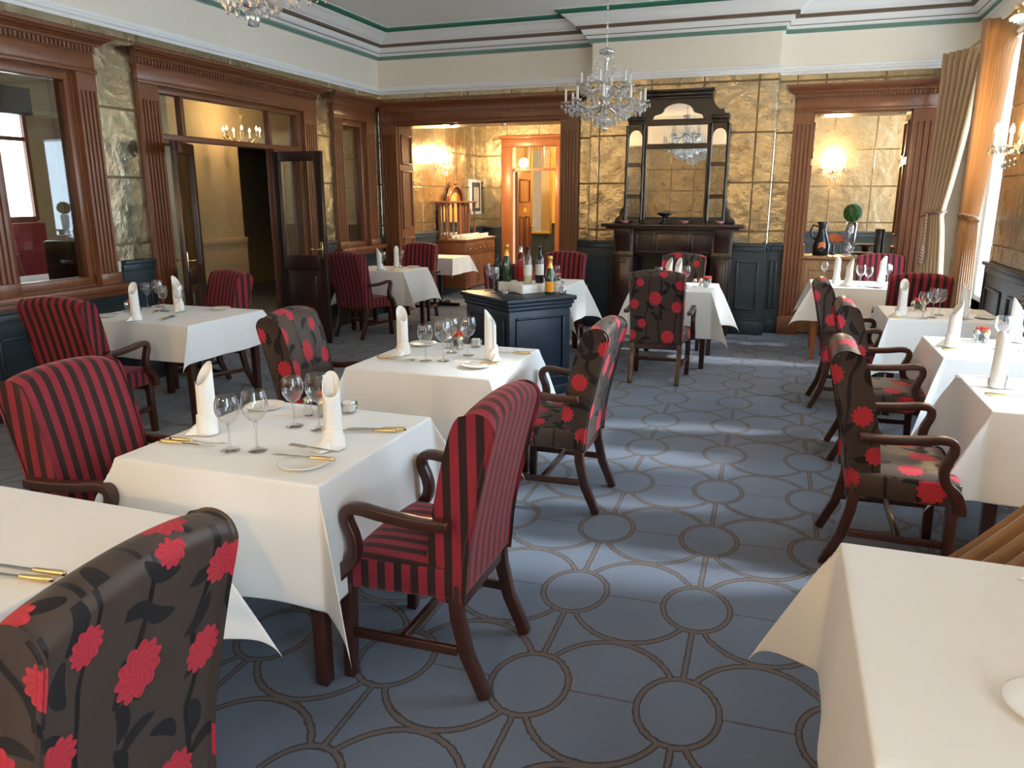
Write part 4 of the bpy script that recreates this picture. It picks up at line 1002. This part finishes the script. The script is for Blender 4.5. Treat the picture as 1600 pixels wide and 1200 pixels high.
SET('T8', [((.86, 6.27), 'left'), ((1.27, 6.30), 'right')], [((.99, 6.17), 'nearest'), ((1.06, 6.23), 'middle'), ((1.13, 6.38), 'furthest')], plates=[((1.42, 6.32), 'right')], knives=[((.88, 6.15), -90, 'lying near')], salt=(.98, 6.57), pep=(1.06, 6.60), red=(1.04, 6.72))
SET('T9', [((.53, 8.46), 'left'), ((.63, 8.24), 'near edge'), ((.98, 8.72), 'far right')], [((.42, 8.70), 'leftmost'), ((.73, 8.20), 'near left'), ((.80, 8.21), 'near right'), ((.97, 8.42), 'far left'), ((1.01, 8.55), 'far right')], [((.90, 8.19), 'near right')])
SET('TF', [((-1.06, 7.72), 'left'), ((-.97, 7.74), 'right')], [((-1.13, 7.5), 'left'), ((-.87, 7.5), 'right')], [((-.92, 7.62), 'near side')], salt=(-.80, 7.68), pep=(-.75, 7.74), red=(-.70, 7.95), sugar=(-.69, 7.65))
SET('TA', [((-4.57, 8.18), 'near side'), ((-4.55, 8.58), 'far side')], [((-4.72, 8.55), 'left'), ((-4.50, 8.60), 'right')], [((-4.36, 8.66), 'far right')], knives=[((-4.38, 8.30), 0, 'lying right')])
SET('TS', [], [((-2.12, 7.35), 'right')], red=(-2.22, 7.75))

# ================================================================== DRINKS STATION
ST = empty('drinks_station', (-1.98, 5.53, 0), math.atan2(.785, .62))
tag(ST, 'navy panelled drinks station holding bottles in the middle of the room', 'cabinet')
LU, LV = .62, .72
MB().box(.03, LU, .03, LV, .06, .76).build('body', M['navy'], ST, bevel=.004)
MB().box(.015, LU + .015, .015, LV + .015, 0, .08).build('plinth', M['navy'], ST, bevel=.005)
MB().box(-.01, LU + .04, -.01, LV + .04, .785, .82).box(.005, LU + .025, .005, LV + .025, .755, .785).box(.017, LU + .013, .017, LV + .013, .72, .755).build('worktop', M['navy'], ST, bevel=.006)
def frame_on(fr, a, b, z0, z1, name, mat, par, w=.02, d0=0.0, d1=.016):
    mb = MB()
    for (p, q, r_, t_) in ((a, b, z0, z0 + w), (a, b, z1 - w, z1), (a, a + w, z0 + w, z1 - w), (b - w, b, z0 + w, z1 - w)): mb.box(p, q, d0, d1, r_, t_, fr)
    return mb.build(name, mat, par, bevel=.004)
frame_on(Fr((0, .03), (1, 0), (0, -1)), .09, LU - .06, .14, .67, 'side_panel', M['navy'], ST)
frame_on(Fr((.03, 0), (0, 1), (-1, 0)), .09, LV - .06, .14, .67, 'side_panel', M['navy'], ST)
frame_on(Fr((LU, 0), (0, 1), (1, 0)), .09, LV - .06, .14, .67, 'side_panel', M['navy'], ST)
sm = ST.matrix_basis.copy()
def on_st(u, v, z): return tuple(Matrix.Translation(ST.location) @ Matrix.Rotation(ST.rotation_euler.z, 4, 'Z') @ Vector((u, v, z)))
bxo = tag(empty('cloth_covered_tray', on_st(.46, .46, .8205), ST.rotation_euler.z), 'low box wrapped in white cloth on the drinks station', 'tray')
MB().box(-.16, .14, -.20, .20, 0, .075).build('box', M['napkin'], bxo, bevel=.012)
mbc = MB().grid(10, 6, lambda a, b: (-.165 - .006 * math.sin(a * 9), -.205 + .41 * a, .074 * (1 - b) + .002 + (.02 * math.sin(a * 7) * b if b > .9 else 0))); mbc.build('cloth_fold', M['napkin'], bxo, smooth=True)
def bottle(u, v, z, kind, label, rz=0):
    r_ = tag(empty('wine_bottle' if 'champ' not in kind else 'champagne_bottle', on_st(u, v, z), rz), label, 'bottle', 'bottles on the drinks station')
    if 'champ' in kind:
        MB().lathe([(.001, 0), (.042, 0), (.044, .01), (.044, .13), (.036, .18), (.020, .225), (.0155, .25)], 18).build('body', M['greenglass'], r_, smooth=True)
        MB().lathe([(.0245, .215), (.017, .245), (.0165, .285), (.020, .29), (.019, .312), (.001, .316)], 14).build('foil_neck', M['cork_foil'], r_, smooth=True)
        if kind == 'champ_o': MB().grid(8, 1, lambda a, b: (.0447 * math.cos(-1.0 + 2.0 * a), .0447 * math.sin(-1.0 + 2.0 * a), .025 + .085 * b)).build('label_band', M['label_o'], r_, smooth=True)
    else:
        gm = {'dark': M['darkglass'], 'rose': M['redtint'], 'white': M['glass'], 'red': M['darkglass']}[kind]
        MB().lathe([(.001, 0), (.036, 0), (.037, .01), (.037, .185), (.030, .215), (.0145, .24), (.0135, .295), (.0155, .297), (.0155, .305), (.001, .305)], 16).build('body', gm, r_, smooth=True)
        if kind in ('rose', 'white'): MB().lathe([(.001, .004), (.034, .004), (.0345, .17 if kind == 'rose' else .10), (.001, .171 if kind == 'rose' else .101)], 14).build('wine', M['rosewine'] if kind == 'rose' else M['whitewine'], r_, smooth=True)
        MB().lathe([(.0148, .245), (.0145, .300), (.001, .307)], 12).build('capsule', {'dark': M['black'], 'rose': M['steel'], 'white': M['black'], 'red': M['black']}[kind], r_, smooth=True)
        if kind in ('white', 'red'): MB().grid(8, 1, lambda a, b: (.0377 * math.cos(-1.2 + 2.4 * a), .0377 * math.sin(-1.2 + 2.4 * a), .07 + .09 * b)).build('label_band', M['label_w'], r_, smooth=True)
    return r_
FC = R(-75)
bottle(.30, .66, .8205, 'dark', 'slim dark bottle at the left of the drinks station', FC)
bottle(.37, .615, .896, 'champ', 'green champagne bottle without label on the wrapped box', FC)
bottle(.47, .545, .896, 'rose', 'pink rose wine bottle among the station bottles', FC)
bottle(.40, .33, .896, 'white', 'clear white wine bottle with a pale label', FC)
bottle(.52, .33, .896, 'red', 'dark red wine bottle behind the white wine', FC)
bottle(.50, .15, .8205, 'champ_o', 'green champagne bottle with an orange label at the station edge', FC)
PFLU.put(on_st(.20, .64, .8205), 0, 'slender champagne flute at the left of the drinks station', 'glass')
PG1.put(on_st(.17, .49, .8205), 0, 'large wine glass on the drinks station', 'glass')
o = tag(empty('tealight', on_st(.19, .34, .8205)), 'small round glass tealight on the drinks station', 'tealight')
MB().lathe([(.001, .002), (.028, .002), (.034, .02), (.03, .042), (.028, .042), (.03, .02), (.026, .007), (.001, .007)], 12).build('holder', M['glass'], o, smooth=True); MB().lathe([(.001, .008), (.02, .008), (.02, .022), (.001, .022)], 10).build('candle', M['ivory'], o, smooth=True)
o = tag(empty('bulb_decanter', on_st(.57, .07, .8205)), 'small round clear decanter beside the orange-label bottle', 'decanter')
MB().lathe([(.001, .002), (.025, .002), (.034, .03), (.026, .06), (.010, .085), (.014, .115), (.012, .115), (.008, .085), (.024, .06), (.031, .03), (.022, .006), (.001, .006)], 14).build('glass', M['glass'], o, smooth=True)

# ================================================================== NICHE LEDGE
ZL = .9305
o = tag(empty('black_jug', (.41, YB + .17, ZL)), 'tall black glazed jug on the niche ledge', 'jug')
MB().lathe([(.001, 0), (.085, 0), (.095, .05), (.10, .12), (.075, .20), (.045, .27), (.042, .34), (.065, .385), (.06, .388), (.038, .34), (.001, .30)], 20).build('body', M['black'], o, smooth=True)
MB().tube([(-.045, 0, .33), (-.10, 0, .35), (-.125, 0, .29), (-.11, 0, .22), (-.075, 0, .185)], .011, 8).build('handle', M['black'], o, smooth=True)
MB().grid(6, 2, lambda a, b: (.101 * math.cos(-1.9 + a * .8), .101 * math.sin(-1.9 + a * .8), .08 + .06 * b + .02 * math.sin(a * 3))).build('orange_glaze_patch', M['orange_obj'], o, smooth=True)
o = tag(empty('topiary_vase', (.72, YB + .20, ZL)), 'tall clear glass vase topped with a green topiary ball', 'vase')
MB().lathe([(.001, 0), (.075, 0), (.07, .015), (.03, .035), (.05, .07), (.058, .10), (.03, .135), (.055, .16), (.062, .30), (.066, .38), (.062, .38), (.056, .29), (.05, .165), (.001, .15)], 18).build('vase', M['crystal'], o, smooth=True)
mb = MB().sphere((0, 0, .49), .085, 18, 14)
for k in range(150):   # clipped box leaves all over the ball
    zz = 1 - 2 * (k + .5) / 150; rr = math.sqrt(1 - zz * zz); a = k * 2.39996
    mb.sphere((.088 * rr * math.cos(a), .088 * rr * math.sin(a), .49 + .088 * zz), .013 + .004 * (k % 3), 5, 4)
o2 = mb.build('topiary_ball', M['leaf'], o, smooth=True); o2['kind'] = 'stuff'
o = tag(empty('dark_cylinder_vase', (1.03, YB + .18, ZL)), 'dark brown cylinder vase on the niche ledge', 'vase')
MB().lathe([(.001, 0), (.055, 0), (.052, .01), (.048, .20), (.055, .31), (.05, .312), (.044, .2), (.001, .02)], 16).build('vase', M['wood_black'], o, smooth=True)
o = tag(empty('stacked_dish', (.90, YB + .26, ZL)), 'shallow dark dishes stacked behind the topiary vase', 'dish')
MB().lathe([(.001, 0), (.07, 0), (.15, .035), (.145, .04), (.06, .01), (.001, .01)], 20).lathe([(.001, .045), (.04, .045), (.05, .10), (.12, .13), (.115, .135), (.04, .11), (.001, .10)], 20).build('dish', M['wood_dark'], o, smooth=True)
o = tag(empty('orange_shell', (.55, YB + .30, ZL)), 'orange fan-shaped ornament behind the black jug', 'ornament')
MB().lathe([(.001, 0), (.04, 0), (.012, .03), (.012, .12), (.001, .125)], 10).build('stand', M['black'], o, smooth=True)
MB().grid(10, 5, lambda a, b: ((.03 + .10 * b) * math.cos(.3 + 1.9 * a), .01 * math.cos(a * 28) * b, .12 + (.03 + .10 * b) * math.sin(.3 + 1.9 * a))).build('fan', M['orange_obj'], o, smooth=True, solid=.008)

# ================================================================== ALCOVE: SIDEBOARD, PICTURE, DOOR
sb = tag(empty('sideboard', (-5.28, 11.35, 0)), 'carved mahogany sideboard with an arched mirror in the alcove', 'sideboard')
SD, SL = .50, 1.30
MB().box(.0, SD, 0, SL, .16, .90).build('body', M['wood'], sb, bevel=.006)
MB().box(-.0, SD + .03, -.02, SL + .02, .90, .94).build('top', M['wood'], sb, bevel=.008)
for x, y in ((.04, .04), (SD - .04, .04), (.04, SL - .04), (SD - .04, SL - .04)): MB().lathe([(.02, 0), (.028, .03), (.016, .06), (.03, .12), (.03, .165)], 10, (x, y, 0)).build('leg', M['wood_dark'], sb, smooth=True)
FS = Fr((SD, 0), (0, 1), (1, 0))
for k in range(3):
    a = .03 + k * .42
    d_ = MB().box(a, a + .40, 0, .018, .70, .87, FS).build('drawer', M['wood'], sb, bevel=.005)
    for q in (.1, .3): MB().sphere((SD + .03, a + q, .785), .014, 8, 6).build('knob', M['brass'], d_, smooth=True)
    d_ = MB().box(a, a + .40, 0, .015, .20, .67, FS).build('door', M['wood'], sb, bevel=.004)
    MB().prism_d([(a + .06, .25), (a + .34, .25)] + [(a + .20 + .14 * math.cos(t), .47 + .14 * math.sin(t)) for t in [PI * j / 8 for j in range(9)]], .012, .028, FS).build('arched_panel', M['wood'], d_, bevel=.006)
FX = Fr((0.02, 0), (0, 1), (1, 0))
bk = [(.03, .94), (.03, 1.50), (.34, 1.50), (.38, 1.62), (.48, 1.74), (.60, 1.79), (.70, 1.79), (.82, 1.74), (.92, 1.62), (.96, 1.50), (1.27, 1.50), (1.27, .94)]
MB().prism_d(bk, 0, .03, FX).build('mirror_back', M['wood'], sb)
MB().box(.0, 1.30, 0, .17, 1.50, 1.53, FX).build('upper_shelf', M['wood'], sb, bevel=.005)
for y in (.05, .33, .97, 1.25): MB().lathe([(.018, .94), (.026, .98), (.014, 1.02), (.020, 1.2), (.014, 1.4), (.026, 1.46), (.026, 1.50)], 8, (.15, y, 0)).build('turned_post', M['wood'], sb, smooth=True)
MB().prism_d([(.40, .98), (.90, .98), (.90, 1.45)] + [(.65 + .25 * math.cos(t), 1.45 + .22 * math.sin(t)) for t in [PI * j / 10 for j in range(1, 10)]] + [(.40, 1.45)], .03, .036, FX).build('mirror_pane', M['mirror'], sb)
for a, b in ((.07, .31), (.99, 1.23)): MB().prism_d(rect(a, b, 1.0, 1.46), .03, .036, FX).build('mirror_pane', M['mirror'], sb)
mb = MB(); arc = [(.65 + .29 * math.cos(t), 1.47 + .30 * math.sin(t)) for t in [PI * j / 12 for j in range(13)]]
MB().tube([FX.p(u, .05, z) for u, z in arc], .022, 8).build('arch_crest', M['wood'], sb, smooth=True)
MB().sphere(FX.p(.65, .05, 1.82), .04, 10, 8, (.8, 1.4, .8)).build('crest_finial', M['wood'], sb, smooth=True)
def cup_proto():
    r_ = empty('tea_cup'); MB().lathe([(.001, .002), (.055, .006), (.058, .01), (.03, .008), (.024, .014), (.040, .06), (.037, .06), (.022, .018), (.001, .016)], 12).build('cup', M['china'], r_, smooth=True)
    MB().tube([(.036, 0, .05), (.055, 0, .045), (.055, 0, .03), (.032, 0, .025)], .004, 5).build('handle', M['china'], r_, smooth=True); return r_
PC = Proto(cup_proto())
k = 0
for i in range(7):
    for j in range(2): PC.put((-5.28 + .24 + .17 * j, 11.35 + .12 + i * .17, .9405), rg.random() * 6, 'white cup in the %s of the alcove sideboard, %s from the near end' % (['back row', 'front row'][j], ['first', 'second', 'third', 'fourth', 'fifth', 'sixth', 'seventh'][i]), 'cup', 'cups on the sideboard')
MBc = tag(MB().box(-4.97, -4.76, 11.4, 12.6, .9401, .942).build('sideboard_runner', M['linen']), 'white runner cloth under the cups on the sideboard', 'cloth')
MBc.location.z = -.0
pf = tag(empty('picture_frame', (XL + .013, 13.0, 1.6)), 'small framed print hanging in the alcove', 'picture')
MB().box(0, .03, -.24, .24, -.30, .30).build('frame', M['beige'], pf, bevel=.006)
MB().box(.026, .033, -.19, .19, -.25, .25).build('mount', M['dado'], pf); MB().box(.030, .036, -.12, .12, -.19, .17).build('print', M['paper'], pf)
# doorway in the far wall
dr = struct(empty('door_3', (-4.28, YBK, 0)), 'orange wood door frame with a transom light at the back of the alcove', 'door')
def drp(mb, n, m, **k): return part(mb, n, m, dr, **k)
drp(MB().box(-4.88, -4.68, 0, .05, 0, 2.46, FA), 'jamb', M['wood_orange'], bevel=.006); drp(MB().box(-3.88, -3.68, 0, .05, 0, 2.46, FA), 'jamb', M['wood_orange'], bevel=.006)
drp(MB().box(-4.88, -3.68, 0, .05, 2.46, 2.62, FA).box(-4.92, -3.64, 0, .08, 2.60, 2.65, FA), 'head', M['wood_orange'], bevel=.006)
drp(MB().box(-4.68, -3.88, -.09, -.03, 2.05, 2.10, FA).box(-4.42, -4.39, -.08, -.04, 2.10, 2.46, FA).box(-4.15, -4.12, -.08, -.04, 2.10, 2.46, FA), 'transom_bar', M['wood_orange'])
for a, b in ((-4.68, -4.42), (-4.39, -4.15), (-4.12, -3.88)): drp(MB().box(a, b, -.062, -.058, 2.10, 2.46, FA), 'transom_pane', M['pane'])
lf = struct(empty('door_4', (-4.66, YBK + .12, 0), R(88)), 'panelled mahogany door standing open to the corridor', 'door')
MB().box(0, .75, -.022, .022, .01, 2.04).build('door_slab', M['wood'], lf, bevel=.004)
for (a, b, c, d) in ((.1, .65, 1.5, 1.92), (.1, .34, .25, 1.25), (.41, .65, .25, 1.25)):
    for s in (-1, 1): frame_on(Fr((0, s * .022), (1, 0), (0, s)), a, b, c, d, 'door_panel', M['wood_dark'], lf, w=.025, d1=.012)
MB().box(.30, .46, -.03, .03, 1.32, 1.40).build('letter_plate', M['brass'], lf)
MB().sphere((.70, -.05, 1.05), .025, 8, 6).sphere((.70, .05, 1.05), .025, 8, 6).build('knob', M['brass'], lf, smooth=True)
cw = struct(MB().box(-6.5, -2.0, 15.6, 15.75, 0, ZC).box(-2.2, -2.05, 13.5, 15.7, 0, ZC).box(-6.5, -6.35, 13.5, 15.7, 0, ZC).build('wall_corridor', M['yellow_wall']), 'warm yellow corridor wall beyond the alcove door', 'wall')
dado(cw, Fr((0, 15.6), (1, 0), (0, -1)), -6.3, -2.2)
gm = tag(empty('gilt_mirror', (-4.83, 15.54, 1.72)), 'tall narrow gilt mirror in the corridor beyond the alcove', 'mirror')
MB().box(-.24, -.19, -.05, 0, -.87, .87).box(.19, .24, -.05, 0, -.87, .87).box(-.19, .19, -.05, 0, -.87, -.82).box(-.19, .19, -.05, 0, .82, .87).build('frame', M['gold'], gm, bevel=.006)
MB().box(-.19, .19, -.02, -.01, -.82, .82).build('mirror_pane', M['mirror'], gm)
cl = tag(empty('corridor_lamp', (-3.6, 14.5, 2.75)), 'plain lit glass globe lamp in the corridor beyond', 'ceiling lamp')
MB().sphere((0, 0, 0), .10, 14, 10).build('globe', emit('lit_globe', (1, .75, .4), 7), cl, smooth=True)
MB().lathe([(.012, .09), (.012, ZC - 2.75 - .02), (.06, ZC - 2.75 - .005)], 8).build('rod', M['brass'], cl, smooth=True)
point(cl, (0, 0, -.22), 90)
hl = tag(empty('hall_chandelier', (-7.05, 9.0, 2.36)), 'lit brass candle chandelier in the hall beyond the transom', 'chandelier')
for k in range(7):
    a = 2 * PI * k / 7; c, s = math.cos(a) * .24, math.sin(a) * .24
    am = MB().tube([(0, 0, .0), (c * .5, s * .5, -.08), (c, s, .02)], .009, 6).lathe([(.001, .02), (.03, .03), (.012, .03)], 8, (c, s, 0)).build('arm', M['brass'], hl, smooth=True)
    MB().lathe([(.011, .03), (.011, .10), (.001, .10)], 8, (c, s, 0)).build('candle', M['ivory'], am); MB().lathe([(.001, .10), (.017, .125), (.001, .165)], 8, (c, s, 0)).build('bulb', emit('hall_bulb', (1, .72, .35), 14) if k == 0 else bpy.data.materials['hall_bulb'], am, smooth=True)
MB().lathe([(.03, -.10), (.045, -.05), (.02, .02), (.015, ZC - 2.36 - .01)], 10).build('stem', M['brass'], hl, smooth=True)
point(hl, (0, 0, .32), 22)
# room beyond the far left window
tt = tag(empty('hall_table', (-7.4, 6.1, 0)), 'white covered table seen through the far left window', 'table')
MB().box(-.5, .5, -.5, .5, .72, .75).build('tabletop', M['linen'], tt); MB().box(-.51, .51, -.51, .51, .35, .749).build('cloth', M['linen'], tt, bevel=.02)
for x, y in ((-.4, -.4), (.4, -.4), (-.4, .4), (.4, .4)): MB().box(x - .03, x + .03, y - .03, y + .03, 0, .4).build('leg', M['wood_dark'], tt)
dc = tag(empty('black_chair', (-6.7, 5.5, 0)), 'black high backed chair seen through the far left window', 'chair')
MB().box(-.25, .25, -.25, .25, .42, .50).build('seat', M['black'], dc, bevel=.02); MB().box(-.25, .25, .2, .27, .5, 1.18).build('backrest', M['black'], dc, bevel=.02)
for x, y in ((-.2, -.2), (.2, -.2), (-.2, .22), (.2, .22)): MB().box(x - .02, x + .02, y - .02, y + .02, 0, .42).build('leg', M['black'], dc)
for i in range(4):
    o = tag(empty('red_chair', (-8.9, 5.75 + i * .52, 0), R(90)), ['first', 'second', 'third', 'fourth'][i] + ' red chair of the row under the far bright windows', 'chair', 'red chairs in the room beyond')
    MB().box(-.22, .22, -.22, .22, .42, .5).build('seat', M['redblind'], o, bevel=.02); MB().box(-.22, .22, .18, .24, .5, 1.28).build('backrest', M['redblind'], o, bevel=.02)
    for x, y in ((-.18, -.18), (.18, -.18), (-.18, .2), (.18, .2)): MB().box(x - .02, x + .02, y - .02, y + .02, 0, .42).build('leg', M['wood_dark'], o)

# ================================================================== CURTAINS
def curtain(p0, p1, label, mat, ztop=3.02, waist=1.42, wt=.30, side=0, npl=7, amp=.045, flare=.75, zbot=.02, name='curtain', tail=(0, 0)):
    """gathered curtain from p0 to p1 (plan), tied back at the waist towards p0 (side 0) or p1"""
    a = Vector(p0); b = Vector(p1); t = (b - a); L = t.length; t.normalize(); n = Vector((-t.y, t.x))
    r_ = tag(empty(name, (a.x, a.y, 0)), label, 'curtain')
    def f(u, v):
        z = zbot + (ztop - zbot) * v
        if z > waist: k = (z - waist) / (ztop - waist); w = wt + (1 - wt) * (k ** .75)
        else: k = (waist - z) / (waist - zbot); w = wt + (flare - wt) * (k ** .6)
        if z > ztop - .16: w *= 1 + .10 * ((z - ztop + .16) / .16)
        s = u * L * w if side == 0 else L - (1 - u) * L * w
        am = amp * (.45 + .55 * w) * (1.25 if z > ztop - .16 else 1); pl = math.sin(u * npl * 2 * PI) + .35 * math.sin(u * npl * 4 * PI + 1 + 2 * v)
        kk = max(0, (waist - z) / waist) ** 1.5
        p = t * s + n * am * pl + Vector(tail) * kk
        return (p.x, p.y, z)
    MB().grid(npl * 8, 26, f).build('drape', mat, r_, smooth=True, solid=.004)
    # twisted rope tie-back round the waist
    s0 = 0 if side == 0 else L * (1 - wt); c = t * (s0 + L * wt / 2); rx = L * wt / 2 + .03
    rp = MB().tube([tuple((c + t * rx * math.cos(q) + n * (amp * .9 + .02) * math.sin(q)).to_3d() + Vector((0, 0, waist + .03 * math.cos(q)))) for q in [2 * PI * j / 18 for j in range(19)]], .014, 6).build('tie_back', M['rope'], r_, smooth=True)
    q0 = c + n * -(amp + .03)
    MB().tube([(q0.x, q0.y, waist), (q0.x, q0.y, waist - .15), (q0.x + .01, q0.y, waist - .32)], [.012, .012, .02], 6).lathe([(.012, waist - .30), (.028, waist - .36), (.034, waist - .52), (.001, waist - .52)], 10, (q0.x, q0.y, 0)).build('tassel', M['rope'], r_, smooth=True)
    return r_
curtain((1.40, 9.42), (1.70, 8.92), 'pale gold tied-back curtain on the far side of the window', M['curtain'], wt=.45, side=0)
curtain((1.72, 8.10), (1.44, 7.66), 'tan tied-back curtain on the near side of the window', M['curtain_tan'], wt=.5, side=1)
curtain((1.62, 5.95), (1.60, 5.45), 'tan curtain behind the second window table', M['curtain_tan'], wt=.4, side=0, flare=.9)
curtain((1.60, 2.55), (1.45, 3.15), 'tan curtain sweeping to the floor behind the bottom right table', M['curtain_tan'], wt=.4, side=1, flare=1.1, tail=(-.82, .22))
for i, (y0, y1, w_) in enumerate(((7.5, 9.5, 'between the gold and tan curtains'), (3.0, 6.05, 'along the right-hand tables'))):
    o = tag(empty('curtain_pole', (1.60, y0, 3.04)), 'brass curtain pole %s' % w_, 'curtain pole')
    MB().tube([(0, 0, 0), (0, y1 - y0, 0)], .018, 10).build('pole', M['brass'], o, smooth=True)
    for e in (0, y1 - y0): MB().sphere((0, e, 0), .038, 10, 8).build('finial', M['brass'], o, smooth=True)
    for e in (.12, y1 - y0 - .12): MB().bar((0, e, 0), (.15, e, 0), .02, .02).build('bracket', M['brass'], o)

# unseen ground added outside the windows, kept pale to bounce daylight to the ceiling
struct(MB().grid(1, 1, lambda a, b: (XR + .4 + 30 * a, -20 + 45 * b, -.4)).build('ground', plain('pale_bounce_ground', (.72, .70, .66), .9, var=.1)), 'unseen pale ground added outside the right-hand windows to bounce daylight in', 'ground')
